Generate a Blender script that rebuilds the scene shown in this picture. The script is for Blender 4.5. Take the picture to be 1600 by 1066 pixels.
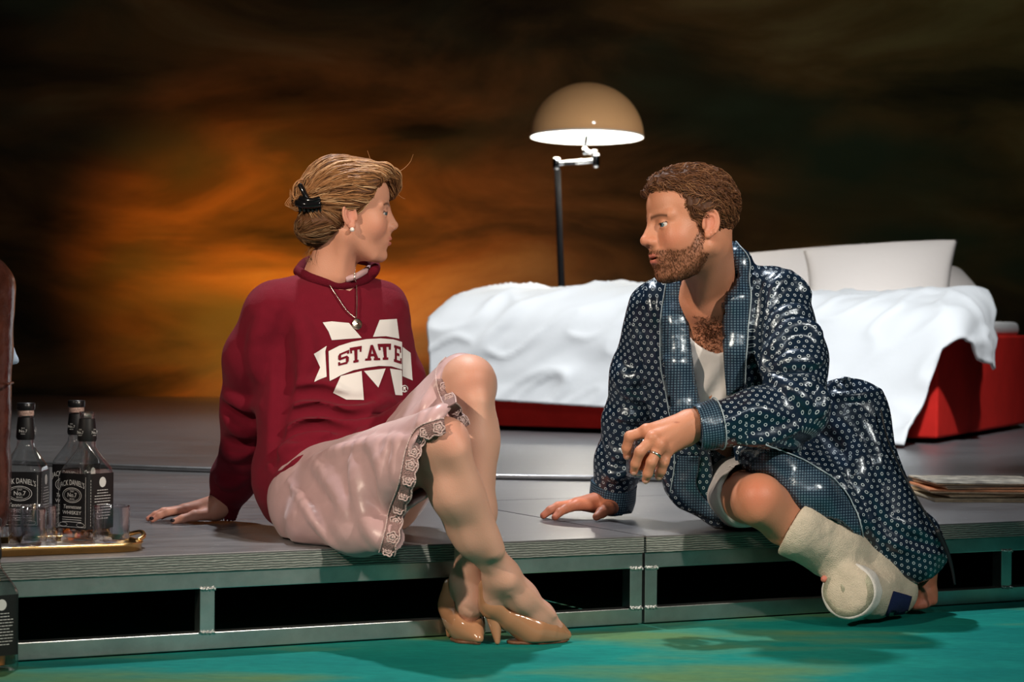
import bpy, bmesh, math, random
import numpy as np
from mathutils import Vector, Matrix
from mathutils.bvhtree import BVHTree

for _o in list(bpy.data.objects):
    bpy.data.objects.remove(_o)
SC = bpy.context.scene
COL = SC.collection
random.seed(7)
RNG = np.random.default_rng(7)

# ------------------------------------------------------------------ camera
F = 3500.0                     # focal length in pixels of the 1600 x 1066 frame
DECK = 0.195                    # height of the stage deck above the green floor
CAMZ = DECK + 0.461
PITCH = math.radians(0.43)
ROLL = math.radians(0.5)
cam_data = bpy.data.cameras.new('camera')
cam = bpy.data.objects.new('camera', cam_data)
COL.objects.link(cam)
cam.location = (0, 0, CAMZ)
CAMR = Matrix.Rotation(math.pi / 2 - PITCH, 3, 'X') @ Matrix.Rotation(ROLL, 3, 'Z')
cam.rotation_euler = CAMR.to_euler()
cam_data.sensor_width = 36.0
cam_data.lens = 36.0 * F / 1600.0
cam_data.clip_end = 200
cam_data.dof.use_dof = True
cam_data.dof.focus_distance = 4.9
cam_data.dof.aperture_fstop = 7.0
SC.camera = cam

# ------------------------------------------------------------------ world, view, lamps
w = bpy.data.worlds.new('world'); SC.world = w
w.use_nodes = True
w.node_tree.nodes['Background'].inputs[0].default_value = (0.55, 0.7, 0.8, 1)
w.node_tree.nodes['Background'].inputs[1].default_value = 0.010
SC.view_settings.view_transform = 'Standard'
SC.view_settings.look = 'None'
SC.view_settings.exposure = 0.0
SC.cycles.transparent_max_bounces = 24
SC.view_settings.gamma = 1.0
SC.view_settings.use_curve_mapping = False

def spot(name, loc, target, energy, color, size_deg, blend=0.4, radius=0.08):
    l = bpy.data.lights.new(name, 'SPOT')
    l.energy = energy; l.color = color; l.spot_size = math.radians(size_deg)
    l.spot_blend = blend; l.shadow_soft_size = radius
    o = bpy.data.objects.new(name, l); COL.objects.link(o)
    o.location = loc
    d = Vector(target) - Vector(loc)
    o.rotation_euler = d.to_track_quat('-Z', 'Y').to_euler()
    return o
spot('stage_spot_right', (2.9, 1.3, 2.9), (-0.30, 4.85, 0.50), 740, (1.0, 0.88, 0.75), 36, 1.0, 0.08)
spot('stage_spot_left', (-2.8, 1.5, 2.7), (0.42, 4.95, 0.50), 700, (1.0, 0.82, 0.64), 31, 1.0, 0.08)
spot('stage_wash_front', (0.5, -1.8, 3.6), (0.1, 4.4, 0.1), 230, (1.0, 0.97, 0.92), 42, 1.0, 0.25)
spot('stage_spot_top', (-0.7, 6.7, 4.9), (0.1, 5.35, 0.3), 900, (0.95, 0.96, 1.0), 54, 1.0, 0.12)
spot('bed_spot', (1.7, 4.3, 4.5), (0.70, 9.1, 0.45), 1700, (0.95, 0.98, 1.0), 38, 0.9, 0.12)
spot('backdrop_spot_orange', (-1.75, 11.7, 0.60), (-1.60, 13.3, 0.85), 105, (1.0, 0.37, 0.035), 78, 1.0, 0.1)
spot('backdrop_spot_amber', (-0.9, 11.8, 0.70), (-0.8, 13.3, 1.0), 36, (1.0, 0.40, 0.06), 78, 1.0, 0.1)
spot('backdrop_spot_brown', (0.2, 11.3, 0.45), (0.1, 13.3, 0.75), 18, (1.0, 0.52, 0.24), 80, 1.0, 0.1)
spot('backdrop_spot_teal', (3.2, 10.8, 4.6), (2.8, 13.3, 2.5), 14, (0.30, 0.9, 0.72), 80, 1.0, 0.1)
spot('fill_wash_rear', (-1.6, 7.4, 4.9), (-1.3, 8.3, 0.2), 520, (0.98, 0.97, 0.95), 62, 1.0, 0.15)  # added fill lamp, only brightens the dark rear stage floor


# ------------------------------------------------------------------ pixel -> world
def raydir(px, py):
    d = CAMR @ Vector(((px - 800.0) / F, -(py - 533.0) / F, -1.0))
    return d
CAMP = Vector((0, 0, CAMZ))
def at(px, py, Y):
    d = raydir(px, py)
    return CAMP + d * (Y / d.y)
def on_z(px, py, z):
    d = raydir(px, py)
    return CAMP + d * ((z - CAMZ) / d.z)
def proj(p):
    q = CAMR.transposed() @ (Vector(p) - CAMP)
    return (800 + F * q.x / -q.z, 533 - F * q.y / -q.z)

# ------------------------------------------------------------------ materials
MATS = {}
def nodes_of(m):
    m.use_nodes = True
    nt = m.node_tree
    return nt, nt.nodes['Principled BSDF']
def N(nt, typ, **kw):
    n = nt.nodes.new(typ)
    for k, v in kw.items():
        setattr(n, k, v)
    return n
def mat(name, col, rough=0.5, metal=0.0, spec=0.5, var=0.0, vscale=20.0, bump=0.0, bscale=80.0,
        trans=0.0, ior=1.45, emit=None, estr=0.0, sheen=0.0, coat=0.0, sss=0.0, coord='Object', stretch=None, alpha=1.0,
        var2=None):
    """principled material with optional procedural colour variation (noise) and bump"""
    m = bpy.data.materials.new(name); MATS[name] = m
    nt, b = nodes_of(m)
    c4 = (*col, 1)
    b.inputs['Base Color'].default_value = c4
    b.inputs['Roughness'].default_value = rough
    b.inputs['Metallic'].default_value = metal
    b.inputs['Specular IOR Level'].default_value = spec
    b.inputs['IOR'].default_value = ior
    b.inputs['Transmission Weight'].default_value = trans
    b.inputs['Sheen Weight'].default_value = sheen
    b.inputs['Coat Weight'].default_value = coat
    b.inputs['Alpha'].default_value = alpha
    if sss:
        b.inputs['Subsurface Weight'].default_value = sss
        b.inputs['Subsurface Radius'].default_value = (1.0, 0.35, 0.2)
        b.inputs['Subsurface Scale'].default_value = 0.006
    if emit:
        b.inputs['Emission Color'].default_value = (*emit, 1)
        b.inputs['Emission Strength'].default_value = estr
    if var or bump:
        tc = N(nt, 'ShaderNodeTexCoord')
        src = tc.outputs[coord]
        if stretch:
            mp = N(nt, 'ShaderNodeMapping'); mp.inputs['Scale'].default_value = stretch
            nt.links.new(src, mp.inputs[0]); src = mp.outputs[0]
    if var:
        nz = N(nt, 'ShaderNodeTexNoise'); nz.inputs['Scale'].default_value = vscale
        nz.inputs['Detail'].default_value = 6; nz.inputs['Roughness'].default_value = 0.65
        nt.links.new(src, nz.inputs['Vector'])
        rp = N(nt, 'ShaderNodeValToRGB')
        lo = tuple(max(0, c * (1 - var)) for c in col) if var2 is None else var2
        hi = tuple(min(1, c * (1 + var)) for c in col)
        rp.color_ramp.elements[0].position = 0.32; rp.color_ramp.elements[0].color = (*lo, 1)
        rp.color_ramp.elements[1].position = 0.68; rp.color_ramp.elements[1].color = (*hi, 1)
        nt.links.new(nz.outputs['Fac'], rp.inputs[0])
        nt.links.new(rp.outputs[0], b.inputs['Base Color'])
    if bump:
        nz = N(nt, 'ShaderNodeTexNoise'); nz.inputs['Scale'].default_value = bscale
        nz.inputs['Detail'].default_value = 4
        nt.links.new(src, nz.inputs['Vector'])
        bp = N(nt, 'ShaderNodeBump'); bp.inputs['Strength'].default_value = bump; bp.inputs['Distance'].default_value = 0.01
        nt.links.new(nz.outputs['Fac'], bp.inputs['Height'])
        nt.links.new(bp.outputs[0], b.inputs['Normal'])
    return m
def attr_mat(name, attr='tint', rough=0.5, spec=0.5, sss=0.0, bump=0.0, bscale=400, coat=0.0, rattr=None, aniso=0.0):
    """principled material whose own colour is stored per point"""
    m = bpy.data.materials.new(name); MATS[name] = m
    nt, b = nodes_of(m)
    a = N(nt, 'ShaderNodeAttribute'); a.attribute_name = attr
    nt.links.new(a.outputs['Color'], b.inputs['Base Color'])
    b.inputs['Roughness'].default_value = rough
    b.inputs['Specular IOR Level'].default_value = spec
    b.inputs['Coat Weight'].default_value = coat
    b.inputs['Anisotropic'].default_value = aniso
    if sss:
        b.inputs['Subsurface Weight'].default_value = sss
        b.inputs['Subsurface Radius'].default_value = (1.0, 0.35, 0.2)
        b.inputs['Subsurface Scale'].default_value = 0.006
    if bump:
        tc = N(nt, 'ShaderNodeTexCoord')
        nz = N(nt, 'ShaderNodeTexNoise'); nz.inputs['Scale'].default_value = bscale; nz.inputs['Detail'].default_value = 5
        nt.links.new(tc.outputs['Object'], nz.inputs['Vector'])
        bp = N(nt, 'ShaderNodeBump'); bp.inputs['Strength'].default_value = bump; bp.inputs['Distance'].default_value = 0.004
        nt.links.new(nz.outputs['Fac'], bp.inputs['Height']); nt.links.new(bp.outputs[0], b.inputs['Normal'])
    return m

# ------------------------------------------------------------------ objects
def tag(o, label=None, cat=None, group=None, kind=None):
    if label: o['label'] = label
    if cat: o['category'] = cat
    if group: o['group'] = group
    if kind: o['kind'] = kind
    return o
def empty(name, loc=(0, 0, 0), rz=0.0):
    o = bpy.data.objects.new(name, None); COL.objects.link(o)
    o.location = loc; o.rotation_euler = (0, 0, rz); o.empty_display_size = 0.05
    return o
def link(name, me, material, parent=None, smooth=False, world=True):
    """link mesh data as one object; with world=True its points are world points even under a moved parent"""
    o = bpy.data.objects.new(name, me); COL.objects.link(o)
    if material is not None:
        me.materials.append(MATS[material] if isinstance(material, str) else material)
    if smooth and len(me.polygons):
        me.polygons.foreach_set('use_smooth', np.ones(len(me.polygons), dtype=bool))
    if parent is not None:
        o.parent = parent
        if world:
            M = Matrix.Identity(4)
            chain = []
            p = parent
            while p is not None:
                chain.append(p); p = p.parent
            for q in reversed(chain):
                M = M @ q.matrix_parent_inverse @ Matrix.LocRotScale(q.location, q.rotation_euler, q.scale)
            o.matrix_parent_inverse = M.inverted()
    return o
def pymesh(name, verts, faces):
    me = bpy.data.meshes.new(name)
    me.from_pydata([tuple(v) for v in verts], [], [tuple(int(i) for i in f) for f in faces])
    me.update()
    return me
def npmesh(name, V, Q):
    """fast mesh from numpy arrays: V (n,3), Q (m,k)"""
    me = bpy.data.meshes.new(name)
    V = np.asarray(V, np.float32); Q = np.asarray(Q, np.int32)
    m, k = Q.shape
    me.vertices.add(len(V)); me.vertices.foreach_set('co', V.ravel())
    me.loops.add(m * k); me.loops.foreach_set('vertex_index', Q.ravel())
    me.polygons.add(m)
    me.polygons.foreach_set('loop_start', np.arange(0, m * k, k, dtype=np.int32))
    me.update(calc_edges=True); me.validate()
    return me
def tint(me, colors, name='tint'):
    a = me.attributes.new(name, 'FLOAT_COLOR', 'POINT')
    c = np.ones((len(me.vertices), 4), np.float32); c[:, :3] = colors
    a.data.foreach_set('color', c.ravel())
def bm_mesh(name, bm):
    me = bpy.data.meshes.new(name)
    bmesh.ops.recalc_face_normals(bm, faces=bm.faces)
    bm.to_mesh(me); bm.free()
    return me
def box_bm(bm, c, s, R=None, bevel=0.0, seg=2):
    r = bmesh.ops.create_cube(bm, size=1.0)
    vs = r['verts']
    bmesh.ops.scale(bm, vec=s, verts=vs)
    if bevel:
        es = list({e for v in vs for e in v.link_edges})
        rr = bmesh.ops.bevel(bm, geom=es, offset=bevel, segments=seg, affect='EDGES', profile=0.6)
        vs = list({v for f in rr['faces'] for v in f.verts} | {v for v in vs if v.is_valid})
    if R is not None:
        bmesh.ops.rotate(bm, cent=(0, 0, 0), matrix=R, verts=vs)
    bmesh.ops.translate(bm, vec=c, verts=vs)
    return vs
def tube_np(P, R, n=8, cap=True):
    """tube along points P (k,3) with radii R; returns V, faces (quads)"""
    P = np.asarray(P, float); k = len(P)
    R = np.broadcast_to(np.asarray(R, float), (k,))
    T = np.gradient(P, axis=0); T /= np.linalg.norm(T, axis=1)[:, None] + 1e-12
    up = np.array([0, 0, 1.0]) if abs(T[0, 2]) < 0.9 else np.array([1.0, 0, 0])
    V = []
    a = np.arange(n) * 2 * np.pi / n
    u = np.cross(T[0], up); u /= np.linalg.norm(u)
    for i in range(k):
        u = u - T[i] * np.dot(u, T[i]); u /= np.linalg.norm(u) + 1e-12
        v = np.cross(T[i], u)
        V.append(P[i] + R[i] * (np.cos(a)[:, None] * u + np.sin(a)[:, None] * v))
    V = np.concatenate(V)
    Q = []
    for i in range(k - 1):
        for j in range(n):
            Q.append((i * n + j, i * n + (j + 1) % n, (i + 1) * n + (j + 1) % n, (i + 1) * n + j))
    if cap:
        V = np.vstack([V, P[:1], P[-1:]])
        for j in range(n):
            Q.append((k * n, (j + 1) % n, j, j))
            Q.append((k * n + 1, (k - 1) * n + j, (k - 1) * n + (j + 1) % n, (k - 1) * n + (j + 1) % n))
    return V, Q
def thin_tube(P, R, n):
    """quick open tube for fine strands"""
    P = np.asarray(P, float); k = len(P)
    T = np.gradient(P, axis=0)
    ref = np.array((0.31, 0.52, 0.79)) if abs(T[0] @ (0.31, 0.52, 0.79)) < 0.85 * np.linalg.norm(T[0]) else np.array((0.8, -0.6, 0.0))
    u = np.cross(T, ref); u /= np.linalg.norm(u, axis=1)[:, None] + 1e-12
    v = np.cross(T, u); v /= np.linalg.norm(v, axis=1)[:, None] + 1e-12
    a = np.arange(n) * 2 * np.pi / n
    V = (P[:, None, :] + R[:, None, None] * (np.cos(a)[None, :, None] * u[:, None, :] + np.sin(a)[None, :, None] * v[:, None, :])).reshape(-1, 3)
    i = np.arange(k - 1)[:, None] * n; j = np.arange(n)[None, :]; j2 = (j + 1) % n
    Q = np.stack([i + j, i + j2, i + n + j2, i + n + j], -1).reshape(-1, 4)
    return V, Q
def clean_quads(Q):
    out = []
    for q in Q:
        r = []
        for i in q:
            if i not in r: r.append(i)
        if len(r) > 2: out.append(r)
    return out
def spline(P, n):
    """Catmull-Rom through points P -> n points"""
    P = np.asarray([tuple(p) for p in P], float)
    Q = np.vstack([2 * P[0] - P[1], P, 2 * P[-1] - P[-2]])
    t = np.linspace(0, len(P) - 1 - 1e-9, n); i = t.astype(int); f = (t - i)[:, None]
    p0, p1, p2, p3 = Q[i], Q[i + 1], Q[i + 2], Q[i + 3]
    return 0.5 * ((2 * p1) + (-p0 + p2) * f + (2 * p0 - 5 * p1 + 4 * p2 - p3) * f ** 2 + (-p0 + 3 * p1 - 3 * p2 + p3) * f ** 3)
def tube_obj(name, pts, r, material, parent=None, n=8, smooth=True):
    V, Q = tube_np(pts, r, n)
    return link(name, pymesh(name, V, clean_quads(Q)), material, parent, smooth)
def lathe(name, prof, material, parent=None, n=32, center=(0, 0, 0), square=None, rot=0.0, smooth=True, axis=None):
    """surface of revolution from (r, z) pairs; square(z, a) may scale the radius"""
    V = []; Q = []
    for (r, z) in prof:
        for j in range(n):
            a = 2 * math.pi * j / n
            s = square(z, a) if square else 1.0
            p = Vector((r * s * math.cos(a + rot), r * s * math.sin(a + rot), z))
            if axis is not None: p = axis @ p
            V.append(p + Vector(center))
    k = len(prof)
    for i in range(k - 1):
        for j in range(n):
            Q.append((i * n + j, i * n + (j + 1) % n, (i + 1) * n + (j + 1) % n, (i + 1) * n + j))
    me = pymesh(name, V, Q)
    bm = bmesh.new(); bm.from_mesh(me)
    bmesh.ops.remove_doubles(bm, verts=bm.verts, dist=1e-6)
    bmesh.ops.recalc_face_normals(bm, faces=bm.faces)
    bm.to_mesh(me); bm.free()
    return link(name, me, material, parent, smooth)
def text_mesh(s, size=1.0, shear=0.0, space=1.0):
    cu = bpy.data.curves.new('txt', 'FONT'); cu.body = s; cu.size = size
    cu.align_x = 'CENTER'; cu.align_y = 'CENTER'; cu.shear = shear; cu.space_character = space
    cu.resolution_u = 3
    o = bpy.data.objects.new('txt', cu); COL.objects.link(o)
    dg = bpy.context.evaluated_depsgraph_get()
    me = bpy.data.meshes.new_from_object(o.evaluated_get(dg))
    bpy.data.objects.remove(o); bpy.data.curves.remove(cu)
    me.materials.clear()
    return me

# ------------------------------------------------------------------ signed distance toolkit
def A3(v): return np.array(tuple(v), np.float32)
CUR = None                       # bounding sphere (centre, radius) of the points being evaluated
def bnd(f, c, r):
    f.bound = (np.asarray(c, np.float64), float(r)); return f
def rc(a, b, ra, rb):
    a, b = A3(a), A3(b); ba = b - a; L = float(ba @ ba) + 1e-12
    def f(P):
        q = P - a
        t = np.clip((q @ ba) / L, 0, 1)
        d = q - t[:, None] * ba
        return np.sqrt(np.einsum('ij,ij->i', d, d)) - (ra + (rb - ra) * t)
    return bnd(f, (a + b) / 2, math.sqrt(L) / 2 + max(ra, rb))
def sph(c, r):
    c = A3(c)
    def f(P):
        d = P - c
        return np.sqrt(np.einsum('ij,ij->i', d, d)) - r
    return bnd(f, c, r)
def ell(c, r, R=None):
    c, r = A3(c), A3(r)
    M = None if R is None else np.array(R, np.float32)
    def f(P):
        q = P - c
        if M is not None: q = q @ M           # columns of M are the local axes
        k0 = np.sqrt(np.sum((q / r) ** 2, axis=1)); k1 = np.sqrt(np.sum((q / (r * r)) ** 2, axis=1))
        return k0 * (k0 - 1) / (k1 + 1e-9)
    return bnd(f, c, float(r.max()))
def rbox(c, s, rad, R=None):
    c, s = A3(c), A3(s)
    M = None if R is None else np.array(R, np.float32)
    def f(P):
        q = P - c
        if M is not None: q = q @ M
        q = np.abs(q) - (s - rad)
        return np.sqrt(np.sum(np.maximum(q, 0) ** 2, axis=1)) + np.minimum(np.max(q, axis=1), 0) - rad
    return f
def plane(p, n):
    p, n = A3(p), A3(n); n = n / np.linalg.norm(n)
    return lambda P: (P - p) @ n
def chain(pts, rad, k=0.0):
    fs = [rc(pts[i], pts[i + 1], rad[i], rad[i + 1]) for i in range(len(pts) - 1)]
    def f(P):
        d = fs[0](P)
        for g in fs[1:]:
            if CUR is not None:
                lb = np.linalg.norm(CUR[0] - g.bound[0]) - CUR[1] - g.bound[1]
                if lb > float(d.max()) + k: continue
            d = smin(d, g(P), k) if k else np.minimum(d, g(P))
        return d
    ps = np.array([tuple(p) for p in pts]); c = (ps.min(0) + ps.max(0)) / 2
    return bnd(f, c, float(np.linalg.norm(ps - c, axis=1).max()) + max(rad))
def smin(a, b, k):
    h = np.maximum(k - np.abs(a - b), 0) / k
    return np.minimum(a, b) - h * h * k * 0.25
def smax(a, b, k): return -smin(-a, -b, k)
def build(ops):
    """ops: list of (op, sdf, k): 'u' union, 's' subtract, 'i' intersect, 'd' displace"""
    def f(P):
        d = None
        for op, g, k in ops:
            if op == 'd':
                d = d + g(P)
                continue
            if CUR is not None and d is not None and op != 'i' and hasattr(g, 'bound'):
                lb = np.linalg.norm(CUR[0] - g.bound[0]) - CUR[1] - g.bound[1]
                if lb > 0 and ((op == 'u' and lb * 0.8 > float(d.max()) + k) or (op == 's' and lb * 0.8 > k - float(d.min()))): continue
            e = g(P)
            if d is None: d = e
            elif op == 'u': d = smin(d, e, k) if k else np.minimum(d, e)
            elif op == 's': d = smax(d, -e, k) if k else np.maximum(d, -e)
            elif op == 'i': d = smax(d, e, k) if k else np.maximum(d, e)
        return d
    return f
def vnoise(P, seed=0):
    """smooth value noise, period free, range about -1..1"""
    i = np.floor(P).astype(np.int64); f = (P - i).astype(np.float32); f = f * f * (3 - 2 * f)
    def h(x, y, z):
        n = (x * 374761393 + y * 668265263 + z * 2147483647 + seed * 974711) & 0x7fffffff
        n = ((n ^ (n >> 13)) * 1274126177) & 0x7fffffff
        n = n ^ (n >> 16)
        return (n & 0xffff).astype(np.float32) / 32767.5 - 1.0
    x, y, z = i[:, 0], i[:, 1], i[:, 2]
    fx, fy, fz = f[:, 0], f[:, 1], f[:, 2]
    def lx(y_, z_): return h(x, y_, z_) * (1 - fx) + h(x + 1, y_, z_) * fx
    return (lx(y, z) * (1 - fy) + lx(y + 1, z) * fy) * (1 - fz) + (lx(y, z + 1) * (1 - fy) + lx(y + 1, z + 1) * fy) * fz
def surfnet(f, lo, hi, h, B=10, margin=1.5):
    lo, hi = A3(lo), A3(hi)
    nb = np.maximum(np.ceil((hi - lo) / (h * B)).astype(int), 1)
    n = nb * B + 1
    bi = np.stack(np.meshgrid(*[np.arange(k) for k in nb], indexing='ij'), -1).reshape(-1, 3)
    cen = (lo + (bi + 0.5) * (h * B)).astype(np.float32)
    d = f(cen)
    V = np.empty(n, np.float32)
    act = np.abs(d) < h * B * 0.87 * margin
    sgn = np.where(d > 0, 1.0, -1.0).astype(np.float32).reshape(nb)
    V[:-1, :-1, :-1] = np.repeat(np.repeat(np.repeat(sgn, B, 0), B, 1), B, 2)
    V[-1] = 1; V[:, -1] = 1; V[:, :, -1] = 1
    g = np.stack(np.meshgrid(*[np.arange(B + 1)] * 3, indexing='ij'), -1).reshape(-1, 3)
    ab = bi[act] * B
    global CUR
    gh = (g * h).astype(np.float32); rad = h * B * 0.8661
    for i0 in ab:
        P0 = (lo + i0 * h).astype(np.float32)
        CUR = ((P0 + h * B / 2).astype(np.float64), rad)
        V[i0[0]:i0[0] + B + 1, i0[1]:i0[1] + B + 1, i0[2]:i0[2] + B + 1] = f(P0 + gh).reshape(B + 1, B + 1, B + 1)
    CUR = None
    S = V < 0
    c = S[:-1, :-1, :-1].astype(np.int8)
    cnt = np.zeros_like(c)
    for dx in (0, 1):
        for dy in (0, 1):
            for dz in (0, 1):
                cnt += S[dx:n[0] - 1 + dx, dy:n[1] - 1 + dy, dz:n[2] - 1 + dz]
    ci = np.argwhere((cnt > 0) & (cnt < 8))
    cid = np.full(c.shape, -1, np.int32)
    cid[ci[:, 0], ci[:, 1], ci[:, 2]] = np.arange(len(ci))
    off = np.array([(x, y, z) for x in (0, 1) for y in (0, 1) for z in (0, 1)])
    cv = np.stack([V[ci[:, 0] + o[0], ci[:, 1] + o[1], ci[:, 2] + o[2]] for o in off], 1)
    acc = np.zeros((len(ci), 3), np.float32); num = np.zeros(len(ci), np.float32)
    for a in range(8):
        for b in range(a + 1, 8):
            if np.abs(off[a] - off[b]).sum() != 1: continue
            va, vb = cv[:, a], cv[:, b]
            m = (va < 0) != (vb < 0)
            t = np.where(m, va / np.where(m, va - vb, 1), 0)
            acc += m[:, None] * (off[a] + t[:, None] * (off[b] - off[a]))
            num += m
    verts = lo + (ci + acc / num[:, None]) * h
    quads = []
    for ax in range(3):
        a0 = [slice(None)] * 3; a1 = [slice(None)] * 3
        a0[ax] = slice(0, -1); a1[ax] = slice(1, None)
        s0 = S[tuple(a0)]; s1 = S[tuple(a1)]
        e = np.argwhere(s0 != s1)
        u, v = (ax + 1) % 3, (ax + 2) % 3
        ok = (e[:, u] > 0) & (e[:, v] > 0) & (e[:, u] < n[u] - 1) & (e[:, v] < n[v] - 1)
        e = e[ok]
        flip = ~s0[e[:, 0], e[:, 1], e[:, 2]]
        def cell(du, dv):
            q = e.copy(); q[:, u] -= du; q[:, v] -= dv
            return cid[q[:, 0], q[:, 1], q[:, 2]]
        q = np.stack([cell(1, 1), cell(0, 1), cell(0, 0), cell(1, 0)], 1)
        q[flip] = q[flip][:, ::-1]
        quads.append(q)
    Q = np.concatenate(quads)
    Q = Q[(Q >= 0).all(1)]
    return verts.astype(np.float32), Q
def relax(V, Q, it=2, lam=0.5):
    """light laplacian smoothing on a quad mesh"""
    n = len(V)
    e = np.concatenate([Q[:, [0, 1]], Q[:, [1, 2]], Q[:, [2, 3]], Q[:, [3, 0]]])
    a = np.concatenate([e[:, 0], e[:, 1]]); b = np.concatenate([e[:, 1], e[:, 0]])
    deg = np.bincount(a, minlength=n).astype(np.float32)
    for _ in range(it):
        s = np.stack([np.bincount(a, weights=V[b, c], minlength=n) for c in range(3)], 1)
        V = V + lam * (s / np.maximum(deg, 1)[:, None] - V)
    return V.astype(np.float32)
def bvh_of(V, Q):
    return BVHTree.FromPolygons([Vector(v) for v in V.tolist()], Q.tolist())
def cast(bvh, px, py, default_Y=None):
    d = raydir(px, py).normalized()
    h = bvh.ray_cast(CAMP, d)
    if h[0] is None:
        if default_Y is None:
            return None, None
        return at(px, py, default_Y), Vector((0, -1, 0))
    n = h[1]
    if n.dot(d) > 0: n = -n
    return h[0], n
def bounds(pts, pad):
    P = np.array([tuple(p) for p in pts]); return P.min(0) - pad, P.max(0) + pad

# ================================================================== the stage set
# ---- materials of the setting
def backdrop_material():
    m = bpy.data.materials.new('painted_backdrop'); MATS['backdrop'] = m
    nt, b = nodes_of(m)
    tc = N(nt, 'ShaderNodeTexCoord')
    mp = N(nt, 'ShaderNodeMapping'); mp.inputs['Scale'].default_value = (0.42, 1, 1.25)
    nt.links.new(tc.outputs['Object'], mp.inputs[0])
    n1 = N(nt, 'ShaderNodeTexNoise'); n1.inputs['Scale'].default_value = 1.5; n1.inputs['Detail'].default_value = 7
    n1.inputs['Roughness'].default_value = 0.55; n1.inputs['Distortion'].default_value = 0.6
    nt.links.new(mp.outputs[0], n1.inputs['Vector'])
    r1 = N(nt, 'ShaderNodeValToRGB')
    e = r1.color_ramp.elements
    e[0].position = 0.30; e[0].color = (0.035, 0.032, 0.024, 1)
    e[1].position = 0.74; e[1].color = (0.78, 0.46, 0.18, 1)
    x = e.new(0.45); x.color = (0.20, 0.115, 0.05, 1)
    x = e.new(0.58); x.color = (0.48, 0.23, 0.08, 1)
    nt.links.new(n1.outputs['Fac'], r1.inputs[0])
    n2 = N(nt, 'ShaderNodeTexNoise'); n2.inputs['Scale'].default_value = 0.9; n2.inputs['Detail'].default_value = 3
    mp2 = N(nt, 'ShaderNodeMapping'); mp2.inputs['Location'].default_value = (3.7, 0, 1.3); mp2.inputs['Scale'].default_value = (0.6, 1, 1.4)
    nt.links.new(tc.outputs['Object'], mp2.inputs[0]); nt.links.new(mp2.outputs[0], n2.inputs['Vector'])
    mx = N(nt, 'ShaderNodeMix', data_type='RGBA'); mx.inputs[7].default_value = (0.16, 0.17, 0.09, 1)
    r2 = N(nt, 'ShaderNodeValToRGB'); r2.color_ramp.elements[0].position = 0.5; r2.color_ramp.elements[1].position = 0.68
    nt.links.new(n2.outputs['Fac'], r2.inputs[0]); nt.links.new(r2.outputs[0], mx.inputs[0])
    nt.links.new(r1.outputs[0], mx.inputs[6])
    nt.links.new(mx.outputs[2], b.inputs['Base Color'])
    b.inputs['Roughness'].default_value = 0.9; b.inputs['Specular IOR Level'].default_value = 0.1
backdrop_material()
def deck_material():
    m = bpy.data.materials.new('deck_grey'); MATS['deck'] = m
    nt, b = nodes_of(m)
    tc = N(nt, 'ShaderNodeTexCoord')
    mp = N(nt, 'ShaderNodeMapping'); mp.inputs['Scale'].default_value = (1.2, 5.0, 1.0)
    mp.inputs['Rotation'].default_value = (0, 0, 0.25)
    nt.links.new(tc.outputs['Object'], mp.inputs[0])
    n1 = N(nt, 'ShaderNodeTexNoise'); n1.inputs['Scale'].default_value = 3.0; n1.inputs['Detail'].default_value = 9; n1.inputs['Roughness'].default_value = 0.7
    nt.links.new(mp.outputs[0], n1.inputs['Vector'])
    r1 = N(nt, 'ShaderNodeValToRGB')
    r1.color_ramp.elements[0].position = 0.3; r1.color_ramp.elements[0].color = (0.095, 0.095, 0.10, 1)
    r1.color_ramp.elements[1].position = 0.75; r1.color_ramp.elements[1].color = (0.185, 0.182, 0.187, 1)
    nt.links.new(n1.outputs['Fac'], r1.inputs[0])
    n3 = N(nt, 'ShaderNodeTexNoise'); n3.inputs['Scale'].default_value = 60.0; n3.inputs['Detail'].default_value = 2
    nt.links.new(tc.outputs['Object'], n3.inputs['Vector'])
    r3 = N(nt, 'ShaderNodeValToRGB'); r3.color_ramp.elements[0].position = 0.70; r3.color_ramp.elements[1].position = 0.78
    nt.links.new(n3.outputs['Fac'], r3.inputs[0])
    mx = N(nt, 'ShaderNodeMix', data_type='RGBA'); mx.inputs[7].default_value = (0.34, 0.34, 0.34, 1)
    nt.links.new(r3.outputs[0], mx.inputs[0]); nt.links.new(r1.outputs[0], mx.inputs[6])
    nt.links.new(mx.outputs[2], b.inputs['Base Color'])
    mr = N(nt, 'ShaderNodeMapRange'); mr.inputs[3].default_value = 0.24; mr.inputs[4].default_value = 0.46
    nt.links.new(n1.outputs['Fac'], mr.inputs[0]); nt.links.new(mr.outputs[0], b.inputs['Roughness'])
    bp = N(nt, 'ShaderNodeBump'); bp.inputs['Strength'].default_value = 0.12; bp.inputs['Distance'].default_value = 0.004
    nt.links.new(n1.outputs['Fac'], bp.inputs['Height']); nt.links.new(bp.outputs[0], b.inputs['Normal'])
deck_material()
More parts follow.
